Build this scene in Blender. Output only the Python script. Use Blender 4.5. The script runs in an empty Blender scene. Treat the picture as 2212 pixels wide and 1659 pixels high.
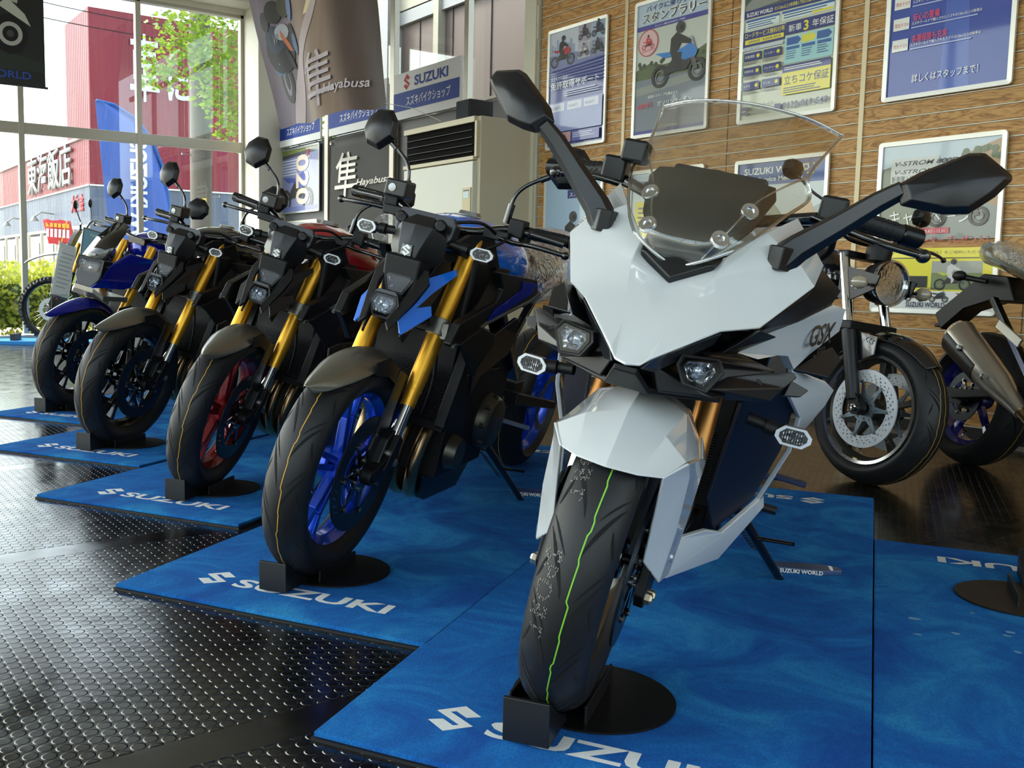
import bpy, math, random
import numpy as np
from mathutils import Vector, Matrix
from mathutils.geometry import tessellate_polygon
random.seed(7)
COL = bpy.context.scene.collection
PI = math.pi
def rad(a): return a*PI/180

# ---------------------------------------------------------------- mesh bag
class G:
    def __init__(s): s.v=[]; s.f=[]; s.m=[]
    def add(s, vs, fs, mi=0, M=None):
        b=len(s.v)
        for p in vs:
            p=Vector(p)
            if M is not None: p=M@p
            s.v.append(tuple(p))
        for f in fs: s.f.append(tuple(b+i for i in f)); s.m.append(mi)
        return s
    def join(s,o,M=None,mi=None):
        b=len(s.v)
        for p in o.v: s.v.append(tuple(M@Vector(p)) if M is not None else p)
        flip = M is not None and M.determinant()<0
        for f,m in zip(o.f,o.m):
            f=tuple(b+i for i in f); s.f.append(f[::-1] if flip else f); s.m.append(m if mi is None else mi)
        return s
    def box(s,c,d,M=None,mi=0,taper=1.0):
        x,y,z=[q/2 for q in d]; t=taper
        vs=[(c[0]+a*x*(t if k>0 else 1),c[1]+b*y*(t if k>0 else 1),c[2]+k*z) for a in(-1,1) for b in(-1,1) for k in(-1,1)]
        fs=[(0,1,3,2),(4,6,7,5),(0,4,5,1),(2,3,7,6),(0,2,6,4),(1,5,7,3)]
        return s.add(vs,fs,mi,M)
    def bar(s,a,b,w,h,up=(0,0,1),mi=0,w2=None,h2=None):
        a=Vector(a);b=Vector(b);d=(b-a).normalized();r=d.cross(Vector(up))
        if r.length<1e-4: r=d.cross(Vector((1,0,0)))
        r.normalize();u=r.cross(d)
        w2=w if w2 is None else w2;h2=h if h2 is None else h2
        vs=[a+r*i*w/2+u*j*h/2 for i,j in((-1,-1),(1,-1),(1,1),(-1,1))]+[b+r*i*w2/2+u*j*h2/2 for i,j in((-1,-1),(1,-1),(1,1),(-1,1))]
        return s.add(vs,[(3,2,1,0),(4,5,6,7),(0,1,5,4),(1,2,6,5),(2,3,7,6),(3,0,4,7)],mi)
    def tube(s,pts,r,n=10,mi=0,cap=True):
        P=[Vector(p) for p in pts]; k=len(P)
        R=list(r) if isinstance(r,(list,tuple)) else [r]*k
        t0=(P[1]-P[0]).normalized(); nrm=t0.cross(Vector((0.13,0.31,0.94)))
        if nrm.length<1e-3: nrm=t0.cross(Vector((1,0,0)))
        nrm.normalize(); vs=[];
        for i in range(k):
            t=(P[min(i+1,k-1)]-P[max(i-1,0)])
            if t.length<1e-9: t=t0
            t.normalize(); nrm=(nrm-t*nrm.dot(t)).normalized(); bn=t.cross(nrm)
            for j in range(n):
                a=2*PI*j/n; vs.append(P[i]+(nrm*math.cos(a)+bn*math.sin(a))*R[i])
        fs=[(i*n+j,i*n+(j+1)%n,(i+1)*n+(j+1)%n,(i+1)*n+j) for i in range(k-1) for j in range(n)]
        if cap: fs+=[tuple(range(n))[::-1],tuple((k-1)*n+j for j in range(n))]
        return s.add(vs,fs,mi)
    def lathe(s,prof,n=32,axis='y',o=(0,0,0),mi=0,closed=False,M=None):
        # prof: (radius, height) list
        vs=[];k=len(prof)
        for r,h in prof:
            for j in range(n):
                a=2*PI*j/n;c,q=r*math.cos(a),r*math.sin(a)
                p={'y':(c,h,q),'z':(c,q,h),'x':(h,c,q)}[axis]
                vs.append((p[0]+o[0],p[1]+o[1],p[2]+o[2]))
        fs=[(i*n+j,i*n+(j+1)%n,((i+1)%k)*n+(j+1)%n,((i+1)%k)*n+j) for i in range(k if closed else k-1) for j in range(n)]
        if not closed:
            if prof[0][0]>1e-6: fs.append(tuple(range(n))[::-1])
            if prof[-1][0]>1e-6: fs.append(tuple((k-1)*n+j for j in range(n)))
        return s.add(vs,fs,mi,M)
    def cyl(s,a,b,r,n=20,mi=0,r2=None): return s.tube([a,b],[r,r if r2 is None else r2],n,mi)
    def plate(s,pts,t,nrm=None,mi=0,M=None):
        # a closed slab: outline pts, thickness t along -nrm
        P=[Vector(p) for p in pts];k=len(P)
        if nrm is None:
            q=Vector((0,0,0))
            for i in range(k):
                a,b=P[i],P[(i+1)%k];q+=a.cross(b)
            nrm=q
        nrm=Vector(nrm).normalized()
        back=[p-nrm*t for p in P]
        tr=tessellate_polygon([P]); fs=[]
        q=Vector((0,0,0))
        for i in range(k): q+=P[i].cross(P[(i+1)%k])
        fw=q.dot(nrm)>0
        for a,b,c in tr:
            nn=(P[b]-P[a]).cross(P[c]-P[a])
            if nn.dot(nrm)<0: a,b,c=a,c,b
            fs.append((a,b,c));fs.append((c+k,b+k,a+k))
        for i in range(k):
            j=(i+1)%k
            fs.append((i+k,j+k,j,i) if fw else (i,j,j+k,i+k))
        return s.add(P+back,fs,mi,M)
    def gem(s,pts,off,inset=.5,t=.02,mi=0):
        # convex shell: outline, raised inner outline, flat back
        P=[Vector(p) for p in pts];k=len(P);c=sum(P,Vector())/k;off=Vector(off)
        I=[c+(p-c)*inset+off for p in P];I2=[c+(p-c)*.82+off*.62 for p in P];Bk=[c+(p-c)*.96-off.normalized()*t for p in P]
        vs=P+I2+I+[c+off*1.08]+Bk+[c-off.normalized()*t]
        fs=[]
        for i in range(k):
            j=(i+1)%k
            fs+=[(i,j,k+j,k+i),(k+i,k+j,2*k+j,2*k+i),(2*k+i,2*k+j,3*k),(3*k+1+i,3*k+1+j,j,i),(3*k+1+j,3*k+1+i,4*k+1)]
        return s.add(vs,fs,mi)
    def grid(s,rows,mi=0,closed=False,t=0.0,dirn=None):
        nr=len(rows);nc=len(rows[0]);vs=[p for r in rows for p in r]
        fs=[(i*nc+j,i*nc+(j+1)%nc,(i+1)*nc+(j+1)%nc,(i+1)*nc+j) for i in range(nr-1) for j in range(nc if closed else nc-1)]
        return s.add(vs,fs,mi)
    def loft(s,rings,mi=0):
        n=len(rings[0]);k=len(rings)
        s.grid(rings,mi,closed=True);b=len(s.v)-n*k
        s.f+= [tuple(b+j for j in range(n))[::-1],tuple(b+(k-1)*n+j for j in range(n))];s.m+=[mi,mi]
        return s
    def sphere(s,c,r,n=16,m=10,mi=0,sc=(1,1,1)):
        vs=[];
        for i in range(m+1):
            a=PI*i/m
            for j in range(n):
                b=2*PI*j/n;vs.append((c[0]+r*sc[0]*math.sin(a)*math.cos(b),c[1]+r*sc[1]*math.sin(a)*math.sin(b),c[2]+r*sc[2]*math.cos(a)))
        return s.add(vs,[(i*n+j,(i+1)*n+j,(i+1)*n+(j+1)%n,i*n+(j+1)%n) for i in range(m) for j in range(n)],mi)
    def mirror(s):
        o=G();o.v=[(x,-y,z) for x,y,z in s.v];o.f=[f[::-1] for f in s.f];o.m=list(s.m);return o

def build(name,g,mats,parent=None,smooth=35,bevel=0,sub=0,solid=0,M=None,fixn=True,weld=False):
    me=bpy.data.meshes.new(name);me.from_pydata(g.v,[],g.f)
    if not isinstance(mats,(list,tuple)): mats=[mats]
    for m in mats: me.materials.append(m)
    if len(mats)>1: me.polygons.foreach_set('material_index',g.m)
    me.validate();me.update()
    if fixn or weld:
        import bmesh
        bm=bmesh.new();bm.from_mesh(me)
        if weld: bmesh.ops.remove_doubles(bm,verts=bm.verts,dist=1e-5)
        if fixn: bmesh.ops.recalc_face_normals(bm,faces=bm.faces)
        bm.to_mesh(me);bm.free()
    me.polygons.foreach_set('use_smooth',[True]*len(me.polygons))
    if smooth<180: me.set_sharp_from_angle(angle=rad(smooth))
    o=bpy.data.objects.new(name,me);COL.objects.link(o)
    if parent: o.parent=parent
    if M is not None: o.matrix_local=M
    if solid: 
        md=o.modifiers.new('solid','SOLIDIFY');md.thickness=abs(solid);md.offset=-1 if solid>0 else 1
    if sub:
        md=o.modifiers.new('sub','SUBSURF');md.levels=sub;md.render_levels=sub
    if bevel:
        md=o.modifiers.new('bev','BEVEL');md.width=bevel;md.segments=2;md.limit_method='ANGLE';md.angle_limit=rad(28);md.harden_normals=True
    return o
def tag(o,label,cat,group=None,kind=None):
    if label: o['label']=label
    if cat: o['category']=cat
    if group: o['group']=group
    if kind: o['kind']=kind
    return o
def struct(name,g,m,**k):
    o=build(name,g,m,**k);o['kind']='structure';return o
def empty(name,M,label=None,cat=None,group=None):
    o=bpy.data.objects.new(name,None);COL.objects.link(o);o.empty_display_size=.1
    o.matrix_world=M;tag(o,label,cat,group);return o
def part(o,label): o['label']=label; return o

# ---------------------------------------------------------------- materials
MATS={}
def lin(c):
    if isinstance(c,str): c=[int(c[i:i+2],16)/255 for i in (0,2,4)]
    return tuple(((x/12.92) if x<=.04045 else ((x+.055)/1.055)**2.4) for x in c)+(1,)
def pm(name,col,rough=.5,metal=0,coat=0,spec=None,emit=None,noise=0,nscale=30,bump=0,bscale=80,crough=.03,alpha=None,trans=0,ior=None,sheen=0):
    if name in MATS: return MATS[name]
    m=bpy.data.materials.new(name);m.use_nodes=True;n=m.node_tree.nodes;l=m.node_tree.links;b=n['Principled BSDF']
    c=lin(col);b.inputs['Base Color'].default_value=c;b.inputs['Roughness'].default_value=rough;b.inputs['Metallic'].default_value=metal
    b.inputs['Coat Weight'].default_value=coat;b.inputs['Coat Roughness'].default_value=crough
    if spec is not None: b.inputs['Specular IOR Level'].default_value=spec
    if ior: b.inputs['IOR'].default_value=ior
    if trans: b.inputs['Transmission Weight'].default_value=trans
    if sheen: b.inputs['Sheen Weight'].default_value=sheen
    if emit: b.inputs['Emission Color'].default_value=c;b.inputs['Emission Strength'].default_value=emit
    tc=n.new('ShaderNodeTexCoord')
    if noise:
        t=n.new('ShaderNodeTexNoise');t.inputs['Scale'].default_value=nscale;t.inputs['Detail'].default_value=4;l.new(tc.outputs['Object'],t.inputs['Vector'])
        r=n.new('ShaderNodeMapRange');r.inputs['To Min'].default_value=1-noise;r.inputs['To Max'].default_value=1+noise;l.new(t.outputs['Fac'],r.inputs['Value'])
        x=n.new('ShaderNodeMix');x.data_type='RGBA';x.blend_type='MULTIPLY';x.inputs['Factor'].default_value=1;x.inputs[6].default_value=c
        l.new(r.outputs['Result'],x.inputs[7]);l.new(x.outputs[2],b.inputs['Base Color'])
    if bump:
        t=n.new('ShaderNodeTexNoise');t.inputs['Scale'].default_value=bscale;t.inputs['Detail'].default_value=3;l.new(tc.outputs['Object'],t.inputs['Vector'])
        u=n.new('ShaderNodeBump');u.inputs['Strength'].default_value=bump;u.inputs['Distance'].default_value=.002;l.new(t.outputs['Fac'],u.inputs['Height']);l.new(u.outputs['Normal'],b.inputs['Normal'])
    MATS[name]=m;return m
def ink(col): return pm('print_'+col,col,.35,coat=.6,crough=.04,spec=.4)
def matt(col): return pm('matt_'+col,col,.7)
def clear(name,tint='ffffff',rough=0.0,refl=1.0,fac=None,bump=0):
    # thin clear sheet: transparent with fresnel gloss
    if name in MATS: return MATS[name]
    m=bpy.data.materials.new(name);m.use_nodes=True;n=m.node_tree.nodes;l=m.node_tree.links;n.clear()
    o=n.new('ShaderNodeOutputMaterial');mx=n.new('ShaderNodeMixShader');t=n.new('ShaderNodeBsdfTransparent');g=n.new('ShaderNodeBsdfGlossy')
    t.inputs['Color'].default_value=lin(tint);g.inputs['Roughness'].default_value=rough;g.inputs['Color'].default_value=(1,1,1,1)
    lw=n.new('ShaderNodeLayerWeight');lw.inputs['Blend'].default_value=.5;p5=n.new('ShaderNodeMath');p5.operation='POWER';p5.inputs[1].default_value=4.5;fr=n.new('ShaderNodeMath');fr.operation='MULTIPLY_ADD';fr.inputs[1].default_value=.9;fr.inputs[2].default_value=.045;l.new(lw.outputs['Facing'],p5.inputs[0]);l.new(p5.outputs[0],fr.inputs[0])
    mu=n.new('ShaderNodeMath');mu.operation='MULTIPLY_ADD';mu.use_clamp=True;mu.inputs[1].default_value=refl;mu.inputs[2].default_value=fac or 0
    l.new(fr.outputs[0],mu.inputs[0]);l.new(mu.outputs[0],mx.inputs[0]);l.new(t.outputs[0],mx.inputs[1]);l.new(g.outputs[0],mx.inputs[2]);l.new(mx.outputs[0],o.inputs[0])
    if bump:
        tc=n.new('ShaderNodeTexCoord');nz=n.new('ShaderNodeTexVoronoi');nz.inputs['Scale'].default_value=35;nz.feature='F1';l.new(tc.outputs['Object'],nz.inputs['Vector'])
        n2=n.new('ShaderNodeTexNoise');n2.inputs['Scale'].default_value=22;n2.inputs['Detail'].default_value=5;n2.inputs['Distortion'].default_value=1.5;l.new(tc.outputs['Object'],n2.inputs['Vector'])
        u=n.new('ShaderNodeBump');u.inputs['Strength'].default_value=bump;u.inputs['Distance'].default_value=.03;l.new(n2.outputs['Fac'],u.inputs['Height'])
        l.new(u.outputs['Normal'],g.inputs['Normal']);l.new(u.outputs['Normal'],lw.inputs['Normal'])
    MATS[name]=m;return m
class NT:
    # tiny node helper
    def __init__(s,name):
        s.m=bpy.data.materials.new(name);s.m.use_nodes=True;s.n=s.m.node_tree.nodes;s.l=s.m.node_tree.links;s.b=s.n['Principled BSDF'];MATS[name]=s.m
        s.tc=s.n.new('ShaderNodeTexCoord')
    def put(s,sock,v):
        if hasattr(v,'type') and hasattr(v,'links'): s.l.new(v,sock)
        else: sock.default_value=v
    def math(s,op,a,b=0,c=0,clamp=False):
        x=s.n.new('ShaderNodeMath');x.operation=op;x.use_clamp=clamp;s.put(x.inputs[0],a);s.put(x.inputs[1],b);s.put(x.inputs[2],c);return x.outputs[0]
    def sep(s,v): x=s.n.new('ShaderNodeSeparateXYZ');s.put(x.inputs[0],v);return x.outputs
    def comb(s,a,b,c): 
        x=s.n.new('ShaderNodeCombineXYZ')
        for i,q in enumerate((a,b,c)): s.put(x.inputs[i],q)
        return x.outputs[0]
    def noise(s,v,scale,detail=3,dist=0,rough=.5):
        x=s.n.new('ShaderNodeTexNoise');s.put(x.inputs['Vector'],v);x.inputs['Scale'].default_value=scale;x.inputs['Detail'].default_value=detail;x.inputs['Distortion'].default_value=dist;x.inputs['Roughness'].default_value=rough;return x.outputs['Fac']
    def ramp(s,f,stops):
        x=s.n.new('ShaderNodeValToRGB');s.put(x.inputs[0],f);e=x.color_ramp.elements
        while len(e)<len(stops): e.new(.5)
        for k,(p,c) in zip(e,stops): k.position=p;k.color=lin(c)
        return x.outputs[0]
    def mix(s,f,a,b,mode='MIX'):
        x=s.n.new('ShaderNodeMix');x.data_type='RGBA';x.blend_type=mode;s.put(x.inputs[0],f);s.put(x.inputs[6],lin(a) if isinstance(a,str) else a);s.put(x.inputs[7],lin(b) if isinstance(b,str) else b);return x.outputs[2]
    def rng(s,f,a,b,c,d): x=s.n.new('ShaderNodeMapRange');s.put(x.inputs[0],f);[s.put(x.inputs[i+1],q) for i,q in enumerate((a,b,c,d))];return x.outputs[0]
    def bump(s,h,strength,dist): x=s.n.new('ShaderNodeBump');x.inputs['Strength'].default_value=strength;x.inputs['Distance'].default_value=dist;s.put(x.inputs['Height'],h);s.l.new(x.outputs[0],s.b.inputs['Normal']);return x.outputs[0]
    def col(s,c): s.put(s.b.inputs['Base Color'],lin(c) if isinstance(c,str) else c);return s
    def set(s,**k):
        for a,v in k.items(): s.put(s.b.inputs[a.replace('_',' ')],v)
        return s
def rubber_floor():
    t=NT('rubber_floor');x,y,z=t.sep(t.tc.outputs['Object'])
    sp=.034
    px=t.math('DIVIDE',x,sp);py=t.math('DIVIDE',y,sp*1.732)
    def d(ox):
        a=t.math('SUBTRACT',t.math('FRACT',t.math('ADD',px,ox)),.5);b=t.math('MULTIPLY',t.math('SUBTRACT',t.math('FRACT',t.math('ADD',py,ox)),.5),1.732)
        return t.math('SQRT',t.math('ADD',t.math('MULTIPLY',a,a),t.math('MULTIPLY',b,b)))
    r=t.math('MINIMUM',d(0.0),d(.5))
    h=t.rng(r,.36,.44,1,0)
    # seam strips every 1.45 m run along Y and stay smooth
    sx=t.math('ABSOLUTE',t.math('SUBTRACT',t.math('FRACT',t.math('DIVIDE',t.math('ADD',x,1.63+.725+145),1.45)),.5))
    flat=t.math('GREATER_THAN',sx,.036);edge=t.math('SUBTRACT',1,t.math('MULTIPLY',t.rng(t.math('ABSOLUTE',t.math('SUBTRACT',sx,.036)),0,.0035,1,0),.8))
    h=t.math('MULTIPLY',h,flat);h=t.math('MULTIPLY',h,edge)
    n=t.noise(t.tc.outputs['Object'],3,4)
    t.col(t.mix(t.rng(n,.35,.7,0,1),'0c0b09','15120e'));t.set(Roughness=t.rng(t.noise(t.tc.outputs['Object'],9,4),.3,.7,.12,.26),Specular_IOR_Level=.5,IOR=1.75)
    t.bump(h,1.0,.0028);return t.m
def carpet(name,c0,c1,c2):
    t=NT(name);o=t.tc.outputs['Object']
    n=t.noise(o,3.4,6,1.1,.66);f=t.noise(o,700,2);
    c=t.ramp(n,[(.36,c0),(.5,c1),(.66,c2)])
    g=t.mix(t.rng(f,.3,.7,.25,.75),c,t.mix(1.0,c,'ffffff','SOFT_LIGHT'))
    sp=t.rng(t.noise(o,420,2),.63,.72,0,.35);k=t.noise(o,190,2);t.col(t.mix(t.rng(k,.35,.65,0,.35),t.mix(sp,g,'6ab4fa'),'06388a'))
    t.set(Roughness=.95,Sheen_Weight=.25,Sheen_Roughness=.4,Specular_IOR_Level=.15);t.b.inputs['Sheen Tint'].default_value=lin('6fb4ff')
    t.bump(t.math('ADD',f,t.math('ADD',k,t.math('MULTIPLY',n,.6))),1.0,.007);return t.m
def slatwood():
    t=NT('oak_slatwall');o=t.tc.outputs['Object'];x,y,z=t.sep(o)
    row=t.math('FLOOR',t.math('DIVIDE',z,.0884));pan=t.math('FLOOR',t.math('DIVIDE',t.math('ADD',x,5.45),1.98))
    v=t.comb(t.math('MULTIPLY',x,.55),t.math('MULTIPLY',row,.07),t.math('MULTIPLY',z,3.4))
    w=t.noise(v,3.2,4,1.6,.55);bands=t.math('FRACT',t.math('MULTIPLY',w,7.0))
    b2=t.rng(t.math('ABSOLUTE',t.math('SUBTRACT',bands,.5)),0,.5,0,1)
    fine=t.noise(t.comb(t.math('MULTIPLY',x,6),0,t.math('MULTIPLY',z,160)),3,3)
    c=t.ramp(b2,[(0,'8d6130'),(.35,'bb8a4c'),(1,'d0a263')])
    c=t.mix(t.rng(fine,.35,.65,0,.3),c,'98683a')
    t.col(c);t.set(Roughness=.45,Specular_IOR_Level=.35);t.bump(fine,.15,.001);return t.m
def corrugated(name,c,c2,pitch=.22,rough=.5,axis=1):
    t=NT(name);o=t.tc.outputs['Object'];s=t.sep(o);a=s[axis]
    w=t.math('SINE',t.math('MULTIPLY',a,2*PI/pitch));n=t.noise(t.comb(s[0],s[1],t.math('MULTIPLY',s[2],.15)),1.2,4)
    t.col(t.mix(t.rng(n,.4,.7,0,1),c,c2));t.set(Roughness=rough);t.bump(w,.6,.03);return t.m
def disc_mat(name,col,rough,N=36,rings=(.158,.148,.138),hole=.0032,metal=.9):
    # brake disc face with drilled holes (alpha pattern about the disc's own axis, Y)
    t=NT(name);o=t.tc.outputs['Object'];x,y,z=t.sep(o)
    r=t.math('SQRT',t.math('ADD',t.math('MULTIPLY',x,x),t.math('MULTIPLY',z,z)));a=t.math('DIVIDE',t.math('ARCTAN2',z,x),2*PI)
    best=None
    for i,R in enumerate(rings):
        q=t.math('SUBTRACT',t.math('FRACT',t.math('ADD',t.math('MULTIPLY',a,N),i*.37+10)),.5)
        dx=t.math('MULTIPLY',q,2*PI*R/N);dr=t.math('SUBTRACT',r,R)
        dd=t.math('SQRT',t.math('ADD',t.math('MULTIPLY',dx,dx),t.math('MULTIPLY',dr,dr)));best=dd if best is None else t.math('MINIMUM',best,dd)
    t.col(col);t.set(Roughness=rough,Metallic=metal,Alpha=t.math('GREATER_THAN',best,hole));return t.m

def facet(name,c,scale):
    # fluted, faceted chrome that breaks the room's reflection into sparkles
    t=NT(name);v=t.n.new('ShaderNodeTexVoronoi');v.inputs['Scale'].default_value=scale;t.l.new(t.tc.outputs['Object'],v.inputs['Vector'])
    t.col(c);t.set(Metallic=1.0,Roughness=.06);t.bump(t.sep(v.outputs['Color'])[0],1.0,.03);t.bump(v.outputs['Distance'],1.0,.012);return t.m
# ---------------------------------------------------------------- camera and light
FX,CX,CY=2072.0,886.06,803.13
cd=bpy.data.cameras.new('camera');cam=bpy.data.objects.new('camera',cd);COL.objects.link(cam)
cd.sensor_width=36;cd.lens=36*FX/2212;cd.shift_x=(1106-CX)/2212;cd.shift_y=-(829.5-CY)/2212;cd.clip_end=400
fwd=Vector((-.829,.550,-.0995)).normalized();rgt=Vector((.5520,.8337,.0125));rgt=(rgt-fwd*rgt.dot(fwd)).normalized();upv=rgt.cross(fwd)
cm=Matrix((rgt,upv,-fwd)).transposed().to_4x4();cm.translation=(0,0,.88);cam.matrix_world=cm
sc=bpy.context.scene;sc.camera=cam
sc.view_settings.view_transform='Standard';sc.view_settings.look='None';sc.view_settings.gamma=1;sc.view_settings.exposure=0.22
try: sc.view_settings.use_curve_mapping=False
except Exception: pass
sc.cycles.max_bounces=10;sc.cycles.transparent_max_bounces=24;sc.cycles.diffuse_bounces=5;sc.cycles.glossy_bounces=5
sc.cycles.use_denoising=True;sc.cycles.caustics_reflective=False;sc.cycles.sample_clamp_indirect=8
w=bpy.data.worlds.new('world');sc.world=w;w.use_nodes=True;wn=w.node_tree.nodes;wl=w.node_tree.links
sky=wn.new('ShaderNodeTexSky');sky.sky_type='NISHITA';sky.sun_disc=False;sky.sun_elevation=rad(48);sky.sun_rotation=rad(233);sky.air_density=1.3;sky.dust_density=3.0;sky.ozone_density=1.0
hs=wn.new('ShaderNodeHueSaturation');hs.inputs['Saturation'].default_value=.55
wl.new(sky.outputs[0],hs.inputs['Color']);wl.new(hs.outputs[0],wn['Background'].inputs[0]);wn['Background'].inputs[1].default_value=.75
sd=bpy.data.lights.new('sun','SUN');sd.energy=2.4;sd.angle=rad(.6);sd.color=(1,.95,.86);so=bpy.data.objects.new('sun',sd);COL.objects.link(so)
so.rotation_euler=Vector((.6,.45,-.8)).to_track_quat('-Z','Y').to_euler();so.location=(-20,-15,30)
def T(x=0,y=0,z=0): return Matrix.Translation((x,y,z))
def lamp(x,y,e,sx=1.2,sy=.25,z=4.72):
    g=G().box((0,0,.03),(sx+.1,sy+.1,.06));o=empty('ceiling_light',T(x,y,z),'long white fluorescent ceiling light above the showroom floor','light','ceiling lights')
    build('lamp_housing',g,pm('lamp_white','f0f0ee',.5),o);build('diffuser',G().box((0,0,-.01),(sx,sy,.02)),pm('lamp_glow','ffffff',.5,emit=2.5),o)
    a=bpy.data.lights.new('tube_light','AREA');a.shape='RECTANGLE';a.size=sx;a.size_y=sy;a.energy=e;a.color=(1,.97,.9);q=bpy.data.objects.new('tube_light',a);COL.objects.link(q);q.parent=o;q.location=(0,0,-.03)
LAMPS=[]

# ---------------------------------------------------------------- room
WX,WY=-12.7,5.584
CREAM=pm('cream_paint','d9d5c4',.5);ALU=pm('window_aluminium','bfb9aa',.38,.25);GLASS=clear('window_glass','f4f8f6',.0,1.0)
BLK=pm('black_plastic','16171a',.45)
struct('floor',G().box((-4.35,1.3,-.05),(16.9,9.5,.1)),rubber_floor(),smooth=10)
struct('ceiling',G().box((-4.35,1.3,4.85),(17.2,9.7,.1)),pm('ceiling_paint','e6e2d6',.8),smooth=10)
# slat wall
g=G();g.box((-1.2,WY+.06,2.4),(10.5,.1,4.8),mi=1);gz=.0
z=0.8715-9*.0884;PIT=.0884
zz=z
while zz<4.8:
    for xa in np.arange(-9.41+1.98*1.5,4.0,1.98):
        a=max(xa,-6.46);b=min(xa+1.98,4.05)
        if b>a: g.box(((a+b)/2,WY+.005,zz+PIT/2),(b-a-.012,.012,PIT-.0105),mi=0)
    g.box((-1.2,WY+.001,zz+.0005),(10.5,.010,.0052),mi=1)
    zz+=PIT
struct('wall_back',g,[slatwood(),pm('slat_groove_insert','d9d2bc',.4,.1)],smooth=20)
g=G()
for x in (-5.45,-3.47,-1.49,.49,2.47): g.box((x,WY-.004,2.4),(.03,.012,4.8))
struct('trim_1',g,pm('joint_strip','cdbf9e',.4,.2),smooth=20)
struct('baseboard_back',G().box((-1.2,WY-.01,.035),(10.5,.04,.07)),pm('black_base','0b0b0c',.5),smooth=20)
struct('trim_2',G().box((-1.2,WY-.09,.004),(10.5,.11,.008)),pm('grey_floor_strip','77746c',.5,noise=.15,nscale=25),smooth=20)
struct('trim_3',G().box((-6.54,WY+.03,2.4),(.15,.16,4.8)).box((-6.462,WY-.01,2.4),(.012,.02,4.8)).box((-6.475,WY-.03,3.05),(.05,.015,.28)),pm('post_cream','d6d2bf',.5),smooth=20,bevel=.004)
# partition beyond the slat wall
g=G();g.box((-9.65,5.99,1.3),(6.2,.06,2.6))
struct('wall_partition',g,pm('grey_panel','6c6b6c',.6),smooth=20)
g=G()
for x,r in ((-7.95,.035),(-9.33,.045),(-10.87,.045)): g.box((x,5.93,2.4),(r*2,.07,4.8))
g.box((-9.65,5.94,2.62),(6.2,.05,.03)).box((-9.65,5.94,4.2),(6.2,.06,.08)).box((-9.41,5.99,3.7),(.03,.05,2.2)).box((-10.95,5.99,3.7),(.03,.05,2.2))
struct('trim_4',g,ALU,smooth=20,bevel=.004)
struct('window_2',G().box((-9.65,6.0,3.7),(6.1,.006,2.2)),GLASS,smooth=20)
struct('trim_5',G().box((-12.42,5.78,2.4),(.5,.42,4.8)),CREAM,smooth=20,bevel=.01)
# window wall at the far left
def winwall(name,gm,gg,glabel=None):
    o=struct(name,gg,GLASS,smooth=20);f=build('window_frame',gm,ALU,o,smooth=20,bevel=.005);return o
gm=G();gg=G()
for y in (5.56,4.10,2.63,1.17,-.3,-1.77): gm.box((WX,y,2.3),(.09,.07,4.4))
gm.box((WX,1.6,2.63),(.075,8.6,.135)).box((WX,1.6,.04),(.09,8.6,.08)).box((WX,1.6,4.4),(.09,8.6,.06))
gg.box((WX-.01,1.6,2.3),(.008,8.5,4.3));winwall('window_1',gm,gg)
struct('wall_left',G().box((WX-.05,1.3,4.63),(.3,9.6,.44)).box((WX+.25,1.3,4.5),(.5,9.6,.06)),CREAM,smooth=20)
# glazed fronts on the camera side and to the right
gm=G();gg=G()
for x in np.arange(-12.7,4.2,1.69): gm.box((x,-3.3,2.3),(.08,.09,4.6))
gm.box((-4.3,-3.3,2.63),(17,.08,.1)).box((-4.3,-3.3,.05),(17,.09,.1)).box((-4.3,-3.3,4.6),(17,.1,.3));gg.box((-4.3,-3.31,2.3),(16.9,.008,4.5));winwall('window_3',gm,gg)
gm=G();gg=G()
for y in np.arange(-3.3,5.9,1.83): gm.box((4.1,y,2.3),(.09,.08,4.6))
gm.box((4.1,1.2,2.63),(.08,9,.1)).box((4.1,1.2,.05),(.09,9,.1)).box((4.1,1.2,4.6),(.1,9,.3));gg.box((4.11,1.2,2.3),(.008,9,4.5));winwall('window_4',gm,gg)
struct('trim_6',G().box((-4.3,-3.5,4.95),(19,.9,.12)).box((4.6,1.0,4.95),(1.2,10,.12)),pm('sun_canopy_white','e2e0da',.7),smooth=20)  # unseen overhang, added outside the glazing to keep direct sun off the floor

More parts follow.
